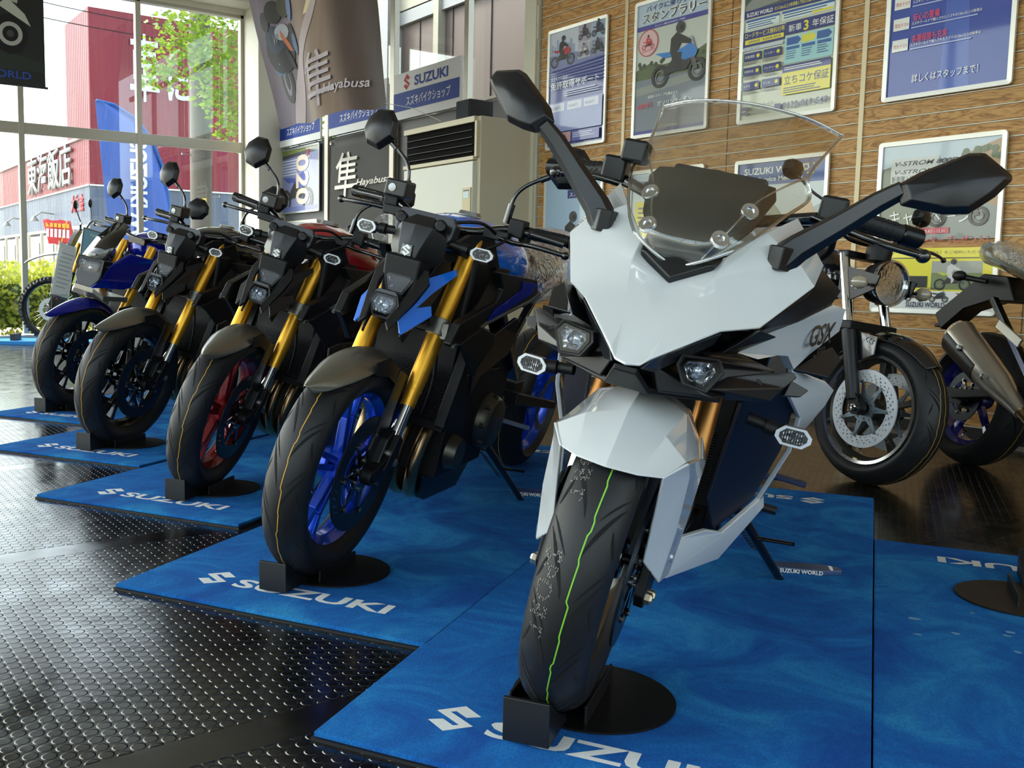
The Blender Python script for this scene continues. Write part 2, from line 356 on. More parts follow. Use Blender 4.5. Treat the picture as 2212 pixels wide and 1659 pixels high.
# ---------------------------------------------------------------- text and flat art
def textmesh(s,size=1,off=0,shear=0,sx=1,align='LEFT',res=3,space=1):
    c=bpy.data.curves.new('t','FONT');c.body=s;c.size=size;c.offset=off*size;c.shear=shear;c.align_x=align;c.resolution_u=res;c.space_character=space
    o=bpy.data.objects.new('t',c);COL.objects.link(o);dg=bpy.context.evaluated_depsgraph_get();me=bpy.data.meshes.new_from_object(o.evaluated_get(dg))
    vs=[(v.co.x*sx,v.co.y,0) for v in me.vertices];fs=[tuple(p.vertices) for p in me.polygons]
    bpy.data.objects.remove(o);bpy.data.meshes.remove(me);bpy.data.curves.remove(c);return vs,fs
SLOGO=[(0,1),(.95,.47),(.42,.2),(-.18,.5),(-.38,.38),(.95,-.28),(0,-1),(-.95,-.47),(-.42,-.2),(.18,-.5),(.38,-.38),(-.95,.28)]
class Art:
    def __init__(s): s.g=G();s.mats=[];s.z=0;s.key={}
    def mi(s,c):
        m=c if not isinstance(c,str) else ink(c)
        if m.name not in s.key: s.key[m.name]=len(s.mats);s.mats.append(m)
        return s.key[m.name]
    def lay(s,vs,fs,c): s.z+=.00022;s.g.add([(x,y,s.z) for x,y,*_ in vs],fs,s.mi(c));return s
    def poly(s,pts,c):
        P=[Vector((x,y,0)) for x,y in pts];fs=[]
        for a,b,d in tessellate_polygon([P]):
            n=(P[b]-P[a]).cross(P[d]-P[a]);fs.append((a,b,d) if n.z>0 else (a,d,b))
        return s.lay(pts,fs,c)
    def rect(s,x0,y0,x1,y1,c): return s.poly([(x0,y0),(x1,y0),(x1,y1),(x0,y1)],c)
    def disc(s,x,y,r,c,ry=None,n=20): return s.poly([(x+r*math.cos(2*PI*i/n),y+(ry or r)*math.sin(2*PI*i/n)) for i in range(n)],c)
    def ring(s,x,y,r,t,c,n=24): 
        vs=[(x+q*math.cos(2*PI*i/n),y+q*math.sin(2*PI*i/n)) for i in range(n) for q in (r,r-t)]
        return s.lay(vs,[(2*i,2*((i+1)%n),2*((i+1)%n)+1,2*i+1) for i in range(n)],c)
    def text(s,t,x,y,h,c,off=.012,shear=0,sx=1,align='LEFT',rot=0,space=1,mirror=False,w=None):
        if max(map(ord,t))>0x2fff and off<.03: off=min(off,.005)
        vs,fs=textmesh(t,h*1.35,off,shear,1,align,space=space)
        if w and vs:
            x0=min(v[0] for v in vs);x1=max(v[0] for v in vs);sx=w/(x1-x0)
        ca,sa=math.cos(rot),math.sin(rot);m=-1 if mirror else 1
        vs=[(x+(v[0]*sx*m)*ca-v[1]*sa,y+(v[0]*sx*m)*sa+v[1]*ca) for v in vs]
        if mirror: fs=[f[::-1] for f in fs]
        return s.lay(vs,fs,c)
    def logo(s,x,y,h,c,sx=1,rot=0,shear=0):
        ca,sa=math.cos(rot),math.sin(rot);P=[((a*.52*sx+b*shear)*h/2,b*h/2) for a,b in SLOGO]
        return s.poly([(x+a*ca-b*sa,y+a*sa+b*ca) for a,b in P],c)
    def bike(s,x,y,r,c,rider=None,flip=1,wheel='1a1a1c',hub='6a6a70'):
        f=lambda pts:[(x+a*r*flip,y+b*r) for a,b in pts]
        for cx in (-1.15,1.15): s.ring(x+cx*r*flip,y,.55*r,.17*r,wheel);s.ring(x+cx*r*flip,y,.3*r,.08*r,hub)
        s.poly(f([(-1.0,.0),(-.3,.1),(.5,.1),(.8,.5),(.5,.9),(-.2,.9),(-.6,.5)]),'26262a')
        s.poly(f([(.95,.0),(1.2,.05),(.8,1.2),(.55,1.15)]),'55565a')
        s.poly(f([(-.1,.75),(.4,.55),(1.05,.65),(1.15,.9),(.75,1.35),(.5,1.25),(.2,1.15),(-.2,1.0)]),c)
        s.poly(f([(-1.5,1.15),(-.9,.85),(-.2,.85),(-.2,1.05),(-.8,1.1)]),c)
        s.poly(f([(.75,1.3),(1.0,1.1),(.8,1.6),(.65,1.62)]),'9aa4ae')
        if rider:
            s.poly(f([(-.55,1.0),(-.1,1.0),(.1,1.4),(.75,1.25),(.78,1.42),(.2,1.75),(-.15,1.95),(-.5,1.7)]),rider)
            s.poly(f([(-.5,1.05),(.2,.95),(.15,.3),(-.1,.1),(-.1,.5),(-.4,.7)]),rider);s.disc(x+.05*r*flip,y+2.15*r,.27*r,'3a3d44');s.disc(x+.14*r*flip,y+2.12*r,.13*r,'11151c')
        return s
    def fine(s,edge):
        # split triangles so the art can be draped
        g=s.g;V=[list(v) for v in g.v];F=[(f,m) for f,m in zip(g.f,g.m)];out=[];tris=[]
        for f,m in F:
            for i in range(1,len(f)-1): tris.append((f[0],f[i],f[i+1],m))
        mid={}
        def mp(a,b):
            k=(min(a,b),max(a,b))
            if k not in mid: mid[k]=len(V);V.append([(V[a][i]+V[b][i])/2 for i in range(3)])
            return mid[k]
        def L(a,b): return math.hypot(V[a][0]-V[b][0],V[a][1]-V[b][1])
        while tris:
            a,b,c,m=tris.pop();e=[(L(a,b),0),(L(b,c),1),(L(c,a),2)];mx=max(e)
            if mx[0]<=edge: out.append((a,b,c,m));continue
            if mx[1]==0: k=mp(a,b);tris+=[(a,k,c,m),(k,b,c,m)]
            elif mx[1]==1: k=mp(b,c);tris+=[(a,b,k,m),(a,k,c,m)]
            else: k=mp(c,a);tris+=[(a,b,k,m),(k,b,c,m)]
        g.v=[tuple(v) for v in V];g.f=[o[:3] for o in out];g.m=[o[3] for o in out];return s
def wallM(x,y,z): return Matrix(((1,0,0,x),(0,0,-1,y),(0,1,0,z),(0,0,0,1)))   # art plane facing -Y
FRM=pm('poster_frame','e2e2dc',.3,.35)
def poster(x0,x1,z0,z1,draw,label,y=WY-.014,fw=.026,fmat=None,name='framed_poster',group='framed posters on the wooden wall',radius=.02):
    w,h=x1-x0,z1-z0;o=empty(name,T((x0+x1)/2,y,z0),label,'poster',group)
    def rr(a,b,c,d,r): 
        P=[]
        for cx,cy,s in ((c-r,d-r,0),(a+r,d-r,90),(a+r,b+r,180),(c-r,b+r,270)):
            for k in range(4): q=rad(s+30*k);P.append((cx+r*math.cos(q),cy+r*math.sin(q)))
        return P
    O=rr(-w/2,0,w/2,h,radius);I=rr(-w/2+fw,fw,w/2-fw,h-fw,.004);n=len(O);g=G()
    vs=[(a,-.0,b) for a,b in O]+[(a,-.017,b) for a,b in O]+[(a,-.015,b) for a,b in I]+[(a,-.0,b) for a,b in I];fs=[]
    for i in range(n):
        j=(i+1)%n;fs+=[(i,j,n+j,n+i),(n+i,n+j,2*n+j,2*n+i),(2*n+i,2*n+j,3*n+j,3*n+i),(3*n+i,3*n+j,j,i)]
    g.add(vs,fs);build('frame',g,fmat or FRM,o,smooth=30)
    a=Art();draw(a,w-2*fw,h-2*fw);p=build('print',a.g,a.mats,o,smooth=10,M=wallM(-w/2+fw,-.004,fw),fixn=False);p.data.name='print'
    return o
# ---------------------------------------------------------------- posters on the slat wall
NAVY,WHITE,YEL='1d2f7a','f2f3ee','f0e23a'
def lines(a,x,y,w,n,h,c,step=None,ragged=True):
    step=step or h*2.0
    for i in range(n): a.rect(x,y-i*step,x+w*(1-(random.random()*.3 if ragged else 0)),y-i*step+h,c)
def d_licence(a,w,h):
    a.rect(0,0,w,h,'5a63a6');a.rect(0,h*.72,w,h,'c7cfdd')
    for i in range(9): x=w*(.02+.05*i);a.rect(x,h*.78,x+w*.035,h*(.86+.11*random.random()),'8ea3c4')
    a.poly([(0,h*.66),(w,h*.7),(w,h*.78),(0,h*.8)],'7b84b4')
    a.rect(w*.52,h*.86,w*.74,h,'a7a3b5');a.rect(w*.76,h*.86,w,h,'9fb3cc');a.rect(w*.52,h*.72,w*.74,h*.85,'b9b6c4');a.rect(w*.76,h*.72,w,h*.85,'8b93ad')
    a.bike(w*.24,h*.74,.085,'b3222c','1c1c24');a.bike(w*.63,h*.9,.04,'34343a','222228');a.bike(w*.88,h*.9,.045,'2f3a5a','22222a');a.bike(w*.63,h*.755,.035,'d8d8d8','9a9aa8');a.bike(w*.88,h*.755,.04,'33333a','22222a')
    for i in range(7): a.poly([(0,h*(.66-.02*i)),(w,h*(.70-.03*i)),(w,h*(.69-.03*i)),(0,h*(.655-.02*i))],'6f7abb' if i%2 else '4a54a0')
    a.text('スズキワールド',w*.05,h*.575,.022,WHITE);a.text('免許取得サポート',w*.05,h*.5,.05,WHITE,.02,w=w*.88)
    lines(a,w*.3,h*.46,w*.65,3,.007,'c5cbe8',.017);a.rect(0,h*.12,w,h*.38,'8f9cd2')
    for i,x in enumerate((.06,.38,.68)): a.rect(w*x,h*.3,w*(x+.26),h*.37,'d6dbef');a.text('20,000円' if i<1 else '30,000円' if i<2 else '40,000円',w*(x+.02),h*.32,.022,'5663a8')
    a.rect(w*.03,h*.02,w*.24,h*.11,'3d3f55');a.rect(w*.25,h*.02,w*.46,h*.11,'c79aa4');a.bike(w*.35,h*.04,.02,'8c1f2c','22222a');a.rect(w*.48,h*.02,w*.97,h*.11,'5b66b0');lines(a,w*.5,h*.085,w*.4,3,.006,'dfe3f5',.015)
def d_rally(a,w,h):
    a.rect(0,0,w,h,'b9cbdc');a.rect(0,h*.42,w,h*.8,'c9cfc6');a.poly([(0,h*.5),(w*.2,h*.54),(w*.4,h*.51),(w*.7,h*.52),(w,h*.6),(w,h*.38),(0,h*.38)],'56623c')
    for i in range(10): a.disc(w*random.random(),h*(.52+.03*random.random()),.018,'3e4a2c',n=9)
    a.rect(0,0,w,h*.42,'77808a');a.poly([(0,h*.36),(w,h*.42),(w,h*.36),(0,h*.3)],'8d958f')
    a.text('バイクに乗ろう！',w*.12,h*.94,.036,'203070',.018,w=w*.62);a.text('スタンプラリー',w*.06,h*.855,.062,WHITE,.06,w=w*.9);a.text('スタンプラリー',w*.06,h*.855,.062,'141a3a',.022,w=w*.9)
    a.rect(0,h*.8,w,h*.835,'43449a');a.text('キャンペーン期間 2025年4月1日 - 11月30日',w*.26,h*.81,.011,WHITE)
    a.ring(w*.17,h*.7,.1,.006,'c8323c');a.disc(w*.17,h*.7,.09,'e2b9bc');a.bike(w*.17,h*.67,.036,'c42c38','c42c38',wheel='c42c38',hub='c42c38');a.text('スタンプラリー',w*.09,h*.635,.014,'c42c38')
    a.bike(w*.62,h*.42,.15,'2f7fd0','1c1d22');a.text('SUZUKI WORLD',w*.36,h*.03,.02,WHITE,w=w*.28);a.text('全国のスタンプを集めると',w*.2,h*.27,.018,WHITE);a.text('ガソリンクーポン',w*.34,h*.2,.03,WHITE);a.text('6,800円',w*.03,h*.2,.036,'d84a62');a.rect(0,0,w,h*.025,'3d4496')
def d_warranty(a,w,h):
    a.rect(0,0,w,h,'d5d8c2');a.rect(0,h*.74,w,h,'4f5a4c');a.poly([(0,h*.74),(w,h*.8),(w,h),(w*.45,h),(0,h*.78)],'8f938e');a.bike(w*.55,h*.83,.1,'49627f',None)
    a.rect(0,h*.69,w,h*.745,NAVY);a.text('SUZUKI WORLD',w*.02,h*.703,.026,WHITE,.02,w=w*.3);a.text('なら126cc以上の新車購入で安心の購入特典が付帯されます!!',w*.34,h*.706,.02,YEL,w=w*.64)
    a.rect(w*.02,h*.615,w*.4,h*.68,'dff0f2');a.rect(w*.02,h*.665,w*.4,h*.68,'2f63a8');lines(a,w*.04,h*.65,w*.34,3,.006,'3a5a8a',.014);a.rect(w*.43,h*.62,w*.98,h*.68,'dff0f2');a.rect(w*.43,h*.665,w*.98,h*.68,'2f63a8');lines(a,w*.45,h*.65,w*.5,2,.007,'3a5a8a',.016);a.rect(w*.75,h*.625,w*.97,h*.638,YEL)
    a.rect(0,h*.5,w*.47,h*.6,NAVY);a.text('ロードサービス無料付帯',w*.01,h*.56,.028,YEL,.01,w=w*.45);a.rect(w*.02,h*.515,w*.46,h*.545,YEL);a.text('24時間故障・配送距離 無制限',w*.05,h*.522,.014,NAVY,.015,w=w*.38)
    a.rect(w*.48,h*.52,w,h*.605,NAVY);a.text('新車',w*.51,h*.54,.036,WHITE,.015);a.text('3',w*.67,h*.53,.06,YEL,.03);a.text('年保証',w*.76,h*.54,.038,WHITE,.015,w=w*.22)
    a.rect(w*.48,h*.33,w*.99,h*.51,'a7dbe0')
    for i,c in enumerate(('2b5ea8','e6e04a','3562a6')): x=w*(.5+.16*i);a.poly([(x,h*.45),(x+w*.12,h*.45),(x+w*.155,h*.475),(x+w*.12,h*.5),(x,h*.5)],c)
    for i in range(3): a.rect(w*(.5+.165*i),h*.42,w*(.64+.165*i),h*.44,'2f63a8');lines(a,w*(.5+.165*i),h*.405,w*.12,4,.005,'4a6a9a',.014)
    a.rect(0,h*.47,w*.46,h*.49,'c9d6e2');a.text('ロードサービス',w*.02,h*.473,.013,NAVY)
    for r in range(3):
        for q in range(2):
            x=w*(.01+.23*q);y=h*(.4-.1*r);a.rect(x,y,x+w*.21,y+h*.055,NAVY);a.rect(x,y,x+w*.01,y+h*.055,'9ad24a');a.disc(x+w*.175,y+h*.027,.013,YEL,n=10);a.text(('応急措置','レッカー','現場対応','バッテリー','カギの','ガス欠')[r*2+q],x+w*.025,y+h*.02,.014,WHITE);lines(a,x,y-h*.012,w*.2,2,.004,'7a7f7c',.01)
    a.rect(w*.48,h*.125,w*.99,h*.32,YEL);a.rect(w*.48,h*.27,w*.99,h*.32,NAVY);lines(a,w*.5,h*.3,w*.46,2,.005,WHITE,.012);a.text('立ちコケ保証',w*.5,h*.195,.046,NAVY,.02,w=w*.47);lines(a,w*.5,h*.165,w*.46,3,.006,NAVY,.014)
    a.text('0120-819-549',w*.5,h*.035,.042,NAVY,.014,w=w*.48);a.rect(w*.41,h*.04,w*.48,h*.075,NAVY);a.text('ズットライド',w*.14,h*.075,.022,'7a8aa6');a.rect(w*.03,h*.06,w*.11,h*.085,NAVY);a.rect(w*.03,h*.03,w*.11,h*.05,NAVY);lines(a,w*.14,h*.055,w*.22,3,.004,'8a8f8c',.011)
def d_reasons(a,w,h):
    a.rect(0,0,w,h,'2a47a8');a.rect(0,h*.9,w,h,'1d3590');a.poly([(w*.45,0),(w*.7,0),(w*.62,h),(w*.5,h)],'3f60bd')
    for i in range(7): a.rect(w*(.06+.05*i),h*.87,w*(.095+.05*i),h*(.93+.01*(i%3)),WHITE)
    R=['新車3年保証','安心のロードサービス付き','お得な整備工場','安心の整備','各種保険も充実']
    for i,t in enumerate(R):
        y=h*(.775-.125*i);a.rect(w*.03,y-h*.01,w*.17,y+h*.06,WHITE);a.text('理由その%d'%(i+1),w*.04,y+h*.01,.019,'c23a3c',.014,w=w*.12)
        a.text(t,w*.2,y+h*.032,.034,'ef4a66',.02,w=w*(.3 if i!=1 else .5)*(1 if i!=3 else .75));a.text('スズキワールドで購入されたスズキの126cc以上の新車は',w*.19,y+h*.008,.014,WHITE,w=w*.58);a.rect(w*.19,y-h*.012,w*(.7+.04*(i%2)),y-h*.005,'b9c6ee')
    a.text('詳しくはスタッフまで！',w*.22,h*.07,.038,WHITE,.015,w=w*.55)
def d_vstrom(a,w,h):
    a.rect(0,h*.42,w,h,'8d9692');a.rect(0,h*.78,w,h,'c4d4de');a.poly([(0,h*.86),(w*.2,h*.9),(w*.4,h*.84),(w*.4,h*.4),(0,h*.4)],'6f7a66');a.poly([(w*.62,h*.88),(w*.8,h*.94),(w,h*.99),(w,h*.6),(w*.6,h*.7)],'b08f66')
    for i in range(14): a.disc(w*(.7+.3*random.random()),h*(.88+.06*random.random()),.02,'55643a',n=8)
    a.rect(w*.08,h*.77,w*.5,h*.92,'c9cdc9');a.text('V-STROM 800DE',w*.1,h*.875,.026,'26282a',.02,.3,w=w*.6);a.text('V-STROM 800',w*.1,h*.825,.024,'26282a',.02,.3,w=w*.5);a.text('新車購入特典',w*.09,h*.775,.032,'303234',.014,w=w*.24)
    a.text('快適',w*.08,h*.66,.08,WHITE,.02);a.text('キャンペーン',w*.08,h*.52,.07,WHITE,.02,w=w*.7);a.rect(w*.06,h*.455,w*.62,h*.49,'d0455a');a.text('キャンペーン期間 2025.4.1 - 12.31',w*.08,h*.462,.018,WHITE,w=w*.5)
    a.bike(w*.68,h*.55,.10,'3f464c','22262a');a.text('グリップヒータープレゼント！',w*.06,h*.395,.038,'d23a58',.02,w=w*.88)
    a.rect(0,0,w,h*.37,YEL);a.text('Vストローム800［2025年モデル］をご成約いただくと',w*.03,h*.335,.014,'2a2a22',w=w*.9);a.rect(w*.03,h*.305,w*.9,h*.312,'55552a')
    a.rect(w*.5,h*.12,w*.92,h*.29,'7c8a5c');a.rect(w*.5,h*.22,w*.92,h*.29,'a9aaa0');a.bike(w*.68,h*.15,.06,'c9cf3a','d8d8d8');a.rect(w*.25,h*.13,w*.47,h*.2,'1d2226');a.rect(0,0,w,h*.11,WHITE);a.rect(0,0,w,h*.33*.33,WHITE)
    for i,c in enumerate(('2c3438','2c3438','333','9a2a30')): a.bike(w*(.16+.21*i),h*.062,.032,('2c3438','30383c','3a3f42','9a2a30')[i],None)
    a.text('V-STROM800',w*.47,h*.118,.012,'30343a',.02);a.text('SUZUKI WORLD',w*.3,h*.012,.03,'20305a',.02,w=w*.34)
def d_road(a,w,h):
    a.rect(0,0,w,h,'9aa6a4');a.rect(0,h*.84,w,h,'234a94');a.poly([(0,h*.84),(w,h*.84),(w,h*.7),(w*.5,h*.55),(0,h*.62)],'c2cdd0');a.poly([(0,h*.64),(w*.4,h*.74),(w*.7,h*.5),(w,h*.62),(w,h*.2),(0,h*.2)],'76806a')
    a.poly([(w*.5,h*.6),(w*.85,h*.72),(w,h*.5),(w,h*.3),(w*.6,h*.3)],'b5966a');a.text('SUZUKI WORLD',w*.07,h*.92,.044,WHITE,.02,w=w*.75);a.text('Road Service Members',w*.07,h*.865,.032,WHITE,.02,w=w*.68)
    for i in range(6): a.disc(w*(.84+.06*math.cos(i*1.05)),h*(.93+.035*math.sin(i*1.05)),.008,YEL,n=5)
    a.bike(w*.4,h*.3,.11,'c9cf3a','3a3d44');a.rect(0,0,w,h*.2,WHITE);lines(a,w*.08,h*.16,w*.8,6,.008,'4a5a7a',.024)
def d_yellow(a,w,h):
    a.rect(0,0,w,h,'dfe8ee');a.rect(0,h*.8,w,h,'cfe0ea');a.rect(w*.05,h*.5,w*.95,h*.78,YEL);a.rect(w*.05,h*.88,w*.8,h*.94,'2f63a8');lines(a,w*.1,h*.72,w*.75,5,.012,'2a3a6a',.035);a.bike(w*.5,h*.15,.13,'3a78c0','22252c')
def d_rider(a,w,h):
    a.rect(0,0,w,h,'a9c4dc');a.rect(0,0,w,h*.3,'77836a');a.rect(0,h*.3,w,h*.4,'9aa89a');a.rect(w*.4,h*.83,w*.98,h*.9,NAVY);a.text('スズキワールド',w*.43,h*.845,.03,WHITE,.015,w=w*.5);a.bike(w*.5,h*.3,.17,'2f86d6','24262c')
    a.rect(0,0,w,h*.1,WHITE)

poster(-6.33,-5.63,1.955,2.945,d_licence,'blue licence support poster in white frame, leftmost of the upper row on the wooden wall')
poster(-5.345,-4.625,1.945,2.955,d_rally,'stamp rally poster with a rider on a blue motorcycle, red round stamp at left')
poster(-4.37,-3.64,1.935,2.955,d_warranty,'pale poster with the number 0120-819-549 and yellow boxes, upper row')
poster(-3.335,-2.61,1.94,2.955,d_reasons,'royal blue poster listing five reasons in red and white, upper right')
poster(-3.33,-2.61,.70,1.702,d_vstrom,'framed poster with yellow band and row of small motorcycles above SUZUKI WORLD, lower right')
poster(-4.365,-3.655,.70,1.69,d_road,'road service poster with mountain scene, seen through the clear windscreen')
poster(-5.345,-4.63,.70,1.70,d_yellow,'pale poster with yellow and blue panels behind the left edge of the clear windscreen')
poster(-6.33,-5.63,.70,1.73,d_rider,'lower left poster of a rider on a blue motorcycle against pale sky')

# ---------------------------------------------------------------- things along the partition
def sign(x0,x1,label):
    o=empty('shop_sign',T((x0+x1)/2,5.90,2.6),label,'sign','shop signs on the partition glass');w=x1-x0
    build('panel',G().box((0,0,.25),(w,.03,.5)),pm('sign_white','f2f3f3',.7,spec=.2),o,smooth=20,bevel=.003)
    a=Art();a.rect(0,.09,w*.99,.29,matt('133c98'));a.text('SUZUKI',w*.33,.335,.105,matt('173a98'),.035,w=w*.5);a.logo(w*.21,.39,.17,matt('b81522'),sx=1.45)
    a.text('スズキバイクショップ',w*.2,.14,.085,matt('f2f3ee'),.018,w=w*.66);build('lettering',a.g,a.mats,o,smooth=10,M=wallM(-w/2,-.0165,0),fixn=False)
sign(-9.27,-8.02,'white and blue shop sign with red S emblem above the air conditioner')
sign(-10.78,-9.42,'white and blue shop sign partly behind the hanging banner, middle one')
sign(-12.2,-11.0,'white and blue shop sign nearest the corner column, top hidden by the banner')
# poster 020
def d_race(a,w,h):
    a.rect(0,0,w,h,'8a92c4');a.poly([(0,h*.9),(w,h*.98),(w,h),(0,h)],'7c8a3c');a.poly([(0,h*.86),(w,h*.92),(w,h*.98),(0,h*.92)],'3c3f4c')
    for i in range(6): a.rect(0,h*(.6+.045*i),w*.45,h*(.62+.045*i),'dfe4f4')
    a.bike(w*.45,h*.18,.28,'4a5cb4',None);a.rect(w*.0,h*.0,w,h*.08,'6a74b4')
    a.text('020',w*.45,h*.90,.36,'f0dfd0',.03,rot=-PI/2,w=h*.8);a.text('R',w*.7,h*.87,.09,'c8202c',.03,.2);a.text('GSX',w*.72,h*.83,.035,WHITE,.02,.2)
poster(-12.28,-11.09,1.70,2.57,d_race,'silver framed racing poster with large sideways numerals 020 on grey partition',y=5.93,group=None,fmat=pm('poster_frame_silver','a9adb0',.3,.7))
def d_cal(a,w,h):
    a.rect(0,0,w,h,'e6e8ee')
    for r in range(5): lines(a,.1,h-.06-.07*r,w*.8,1,.012,'9aa0ac');[a.rect(.1+.06*i,h-.09-.07*r,.13+.06*i,h-.07-.07*r,'4a4e60') for i in range(12)]
poster(-12.15,-11.15,1.1,1.6,d_cal,'white chart board below the racing poster on grey partition',y=5.93,group=None,name='notice_board')
# black cloth poster
o=empty('black_banner',T(-10.02,5.915,.9),'black banner with white brush character and Hayabusa lettering on grey partition','banner')
g=G();n=14
rows=[]
for i in range(n+1):
    z=1.66*i/n;xl=-.94+.18*(i/n);xr=.77
    rows.append([(xl+(xr-xl)*j/n,-.006*math.sin(j*.9+i*.3),z) for j in range(n+1)])
g.grid(rows);build('cloth',g,pm('charcoal_cloth','2e2b28',.7),o,smooth=60,solid=.003)
a=Art();a.text('隼',-.66,.98,.43,'bdb8ae',.012,shear=.15);a.text('Hayabusa',-.12,1.05,.08,'bdb8ae',.012,shear=.35,w=.78)
build('lettering',a.g,a.mats,o,smooth=10,M=wallM(0,-.018,0),fixn=False)
build('eyelet',G().lathe([(.012,-.004),(.022,-.006),(.022,0),(.012,0)],16,'y',(-.74,-.008,1.62),closed=True),pm('brass','b0a890',.3,.9),o)
# air conditioner
o=empty('air_conditioner',T(-7.06,5.26,0),'tall beige floor standing air conditioner with black louvred outlet','air conditioner')
BE=pm('beige_steel','c9bfa6',.45);BE2=pm('beige_front','d3d2c6',.35)
build('cabinet',G().box((0,.02,1.11),(1.12,.58,2.22)),BE,o,smooth=20,bevel=.008)
build('front_panel',G().box((-.02,-.285,.96),(1.06,.05,1.78)),BE2,o,smooth=20,bevel=.006)
build('top_frame',G().box((-.02,-.28,2.195),(1.08,.06,.05)).box((-.02,-.285,1.875),(1.08,.06,.035)).box((.535,-.28,2.03),(.03,.05,.3)),pm('beige_trim','cbbf9f',.4),o,smooth=20,bevel=.004)
g=G().box((-.03,-.272,2.03),(1.04,.01,.28))
build('outlet',g,pm('outlet_black','030303',.8,spec=.1),o,smooth=20)
g=G()
for k in range(4): g.box((-.03,-.29,1.93+.06*k),(1.02,.02,.004),mi=0)
build('louvre',g,pm('louvre_dark','151515',.45,.1),o,smooth=20)
build('control_panel',G().box((.44,-.315,1.53),(.115,.012,.2)).box((.44,-.322,1.57),(.08,.004,.06),mi=1).box((.44,-.322,1.605),(.08,.003,.012),mi=2),[pm('control_tan','cbb98e',.4),pm('lcd_pale','b9cfd0',.3),pm('label_dark','5a5648',.5)],o,smooth=20,bevel=.003)
build('cable',G().tube([(.57,.3,2.1),(.575,.3,1.6),(.57,.29,1.0),(.575,.3,.3)],.009,8),BLK,o)
o=empty('speaker',T(-6.93,5.2,2.222),'small black loudspeaker standing on top of the air conditioner','speaker')
build('body',G().box((0,.05,.1),(.2,.26,.2)),pm('speaker_black','1b1c20',.5),o,smooth=20,bevel=.01);build('grille',G().box((0,-.085,.1),(.185,.01,.185)),pm('speaker_grille','2c3036',.8),o,smooth=20,bevel=.008)
build('badge',G().box((.0,-.092,.025),(.03,.004,.012)),pm('badge_white','e8e8e8',.4),o)

# ---------------------------------------------------------------- hanging banners
def cloth_motion():
    t=NT('road_banner_cloth');x,y,z=t.sep(t.tc.outputs['UV'])
    v=t.comb(t.math('MULTIPLY',t.math('ADD',x,t.math('MULTIPLY',y,-.35)),6),t.math('MULTIPLY',y,.5),0)
    s=t.noise(v,3,5,.4);c=t.ramp(x,[(.0,'6e6679'),(.28,'857b8c'),(.42,'a39488'),(.58,'8a7464'),(.75,'54433c'),(1,'3a2f2b')])
    lt=t.math('MULTIPLY',t.rng(y,.55,1,0,.75),t.rng(t.math('ABSOLUTE',t.math('SUBTRACT',x,.62)),0,.35,1,0))
    c=t.mix(lt,c,'dccbaa');c=t.mix(t.rng(s,.3,.7,0,.55),c,'a89480','OVERLAY');t.col(c);t.set(Roughness=.75,Sheen_Weight=.1);return t.m
a=Art();W_,H_=1.0,1.0
def cloth3(u,v):
    bl=Vector((-9.56,0,2.43));br=Vector((-7.39,0,2.40));tl=Vector((-10.62,0,4.62));tr=Vector((-7.86,0,4.55))
    p=(bl*(1-u)+br*u)*(1-v)+(tl*(1-u)+tr*u)*v
    fold=.016*math.sin(u*23+v*2.5)*(1-.6*v)+.025*math.sin(u*9-3*v)+.03*(1-v)*math.cos(u*6)
    sag=-.06*math.sin(PI*min(1,u*1.0))*(1-v)*0
    return Vector((p.x+.02*math.sin(v*8+u*4)*(1-v),4.6+fold,p.z+sag+.02*math.sin(u*12)*(1-v)))
a.poly([(.17,0),(.28,0),(.40,.30),(.72,.70),(.66,.70),(.38,.38),(.26,.2)],matt('b9a9ae'))
a.poly([(.46,.50),(.49,.50),(.78,.80),(.98,1),(.80,1)],matt('e3d3a8'))
# motorcycle printed on the cloth, seen from the front
_p=a.poly
def bp(pts,c): _p([(x*.92+.0,.10+.6*y) for x,y in pts],c)
def e(cx,cy,rx,ry,c,n=18,rot=0): bp([(cx+rx*math.cos(t)*math.cos(rot)-ry*math.sin(t)*math.sin(rot),cy+rx*math.cos(t)*math.sin(rot)+ry*math.sin(t)*math.cos(rot)) for t in [2*PI*i/n for i in range(n)]],matt(c))
e(.2,.17,.065,.17,'3c3a40');e(.2,.18,.035,.12,'8d8994');e(.205,.2,.02,.09,'3c3a40');bp([(.1,.33),(.16,.36),(.2,.28),(.2,.23),(.1,.27)],matt('4c6d96'))
e(.2,.45,.14,.2,'17181d');e(.17,.55,.09,.12,'26354c');e(.25,.60,.06,.07,'aab0bc',rot=-.5);bp([(.24,.62),(.30,.5),(.33,.42),(.29,.44),(.235,.56)],matt('c26a44'));e(.35,.52,.03,.14,'1b1d22',rot=.15);e(.36,.48,.025,.09,'4e6c96',rot=.15)
e(.12,.72,.04,.09,'2c2a34');e(.21,.78,.07,.1,'201d20');e(.30,.80,.05,.09,'3c3c26');e(.36,.78,.025,.11,'6a82b0',rot=-.1);e(.29,.36,.02,.09,'2a2a2e',rot=.3);a.text('W',.15,.4,.06,matt('8f8d96'),.012,shear=.3,sx=.5)
a.text('隼',.37,.075,.205,matt('b7adb6'),.014,shear=.15,sx=1.0);a.text('Hayabusa',.54,.10,.042,matt('c2b9c2'),.014,shear=.35,w=.34)
a.fine(.045)
bg=G();N=56;bg.grid([[cloth3(j/N,i/N) for j in range(N+1)] for i in range(N+1)])
o=empty('hanging_banner',T(-9,4.6,2.4),'large cloth banner printed with a motorcycle on a road and Hayabusa lettering','banner');MI=T(9,-4.6,-2.4)
b=build('cloth',bg,cloth_motion(),o,smooth=180,M=MI,fixn=False)
uv=b.data.uv_layers.new(name='UVMap')
for lp in b.data.loops: k=lp.vertex_index;uv.data[lp.index].uv=((k%(N+1))/N,(k//(N+1))/N)
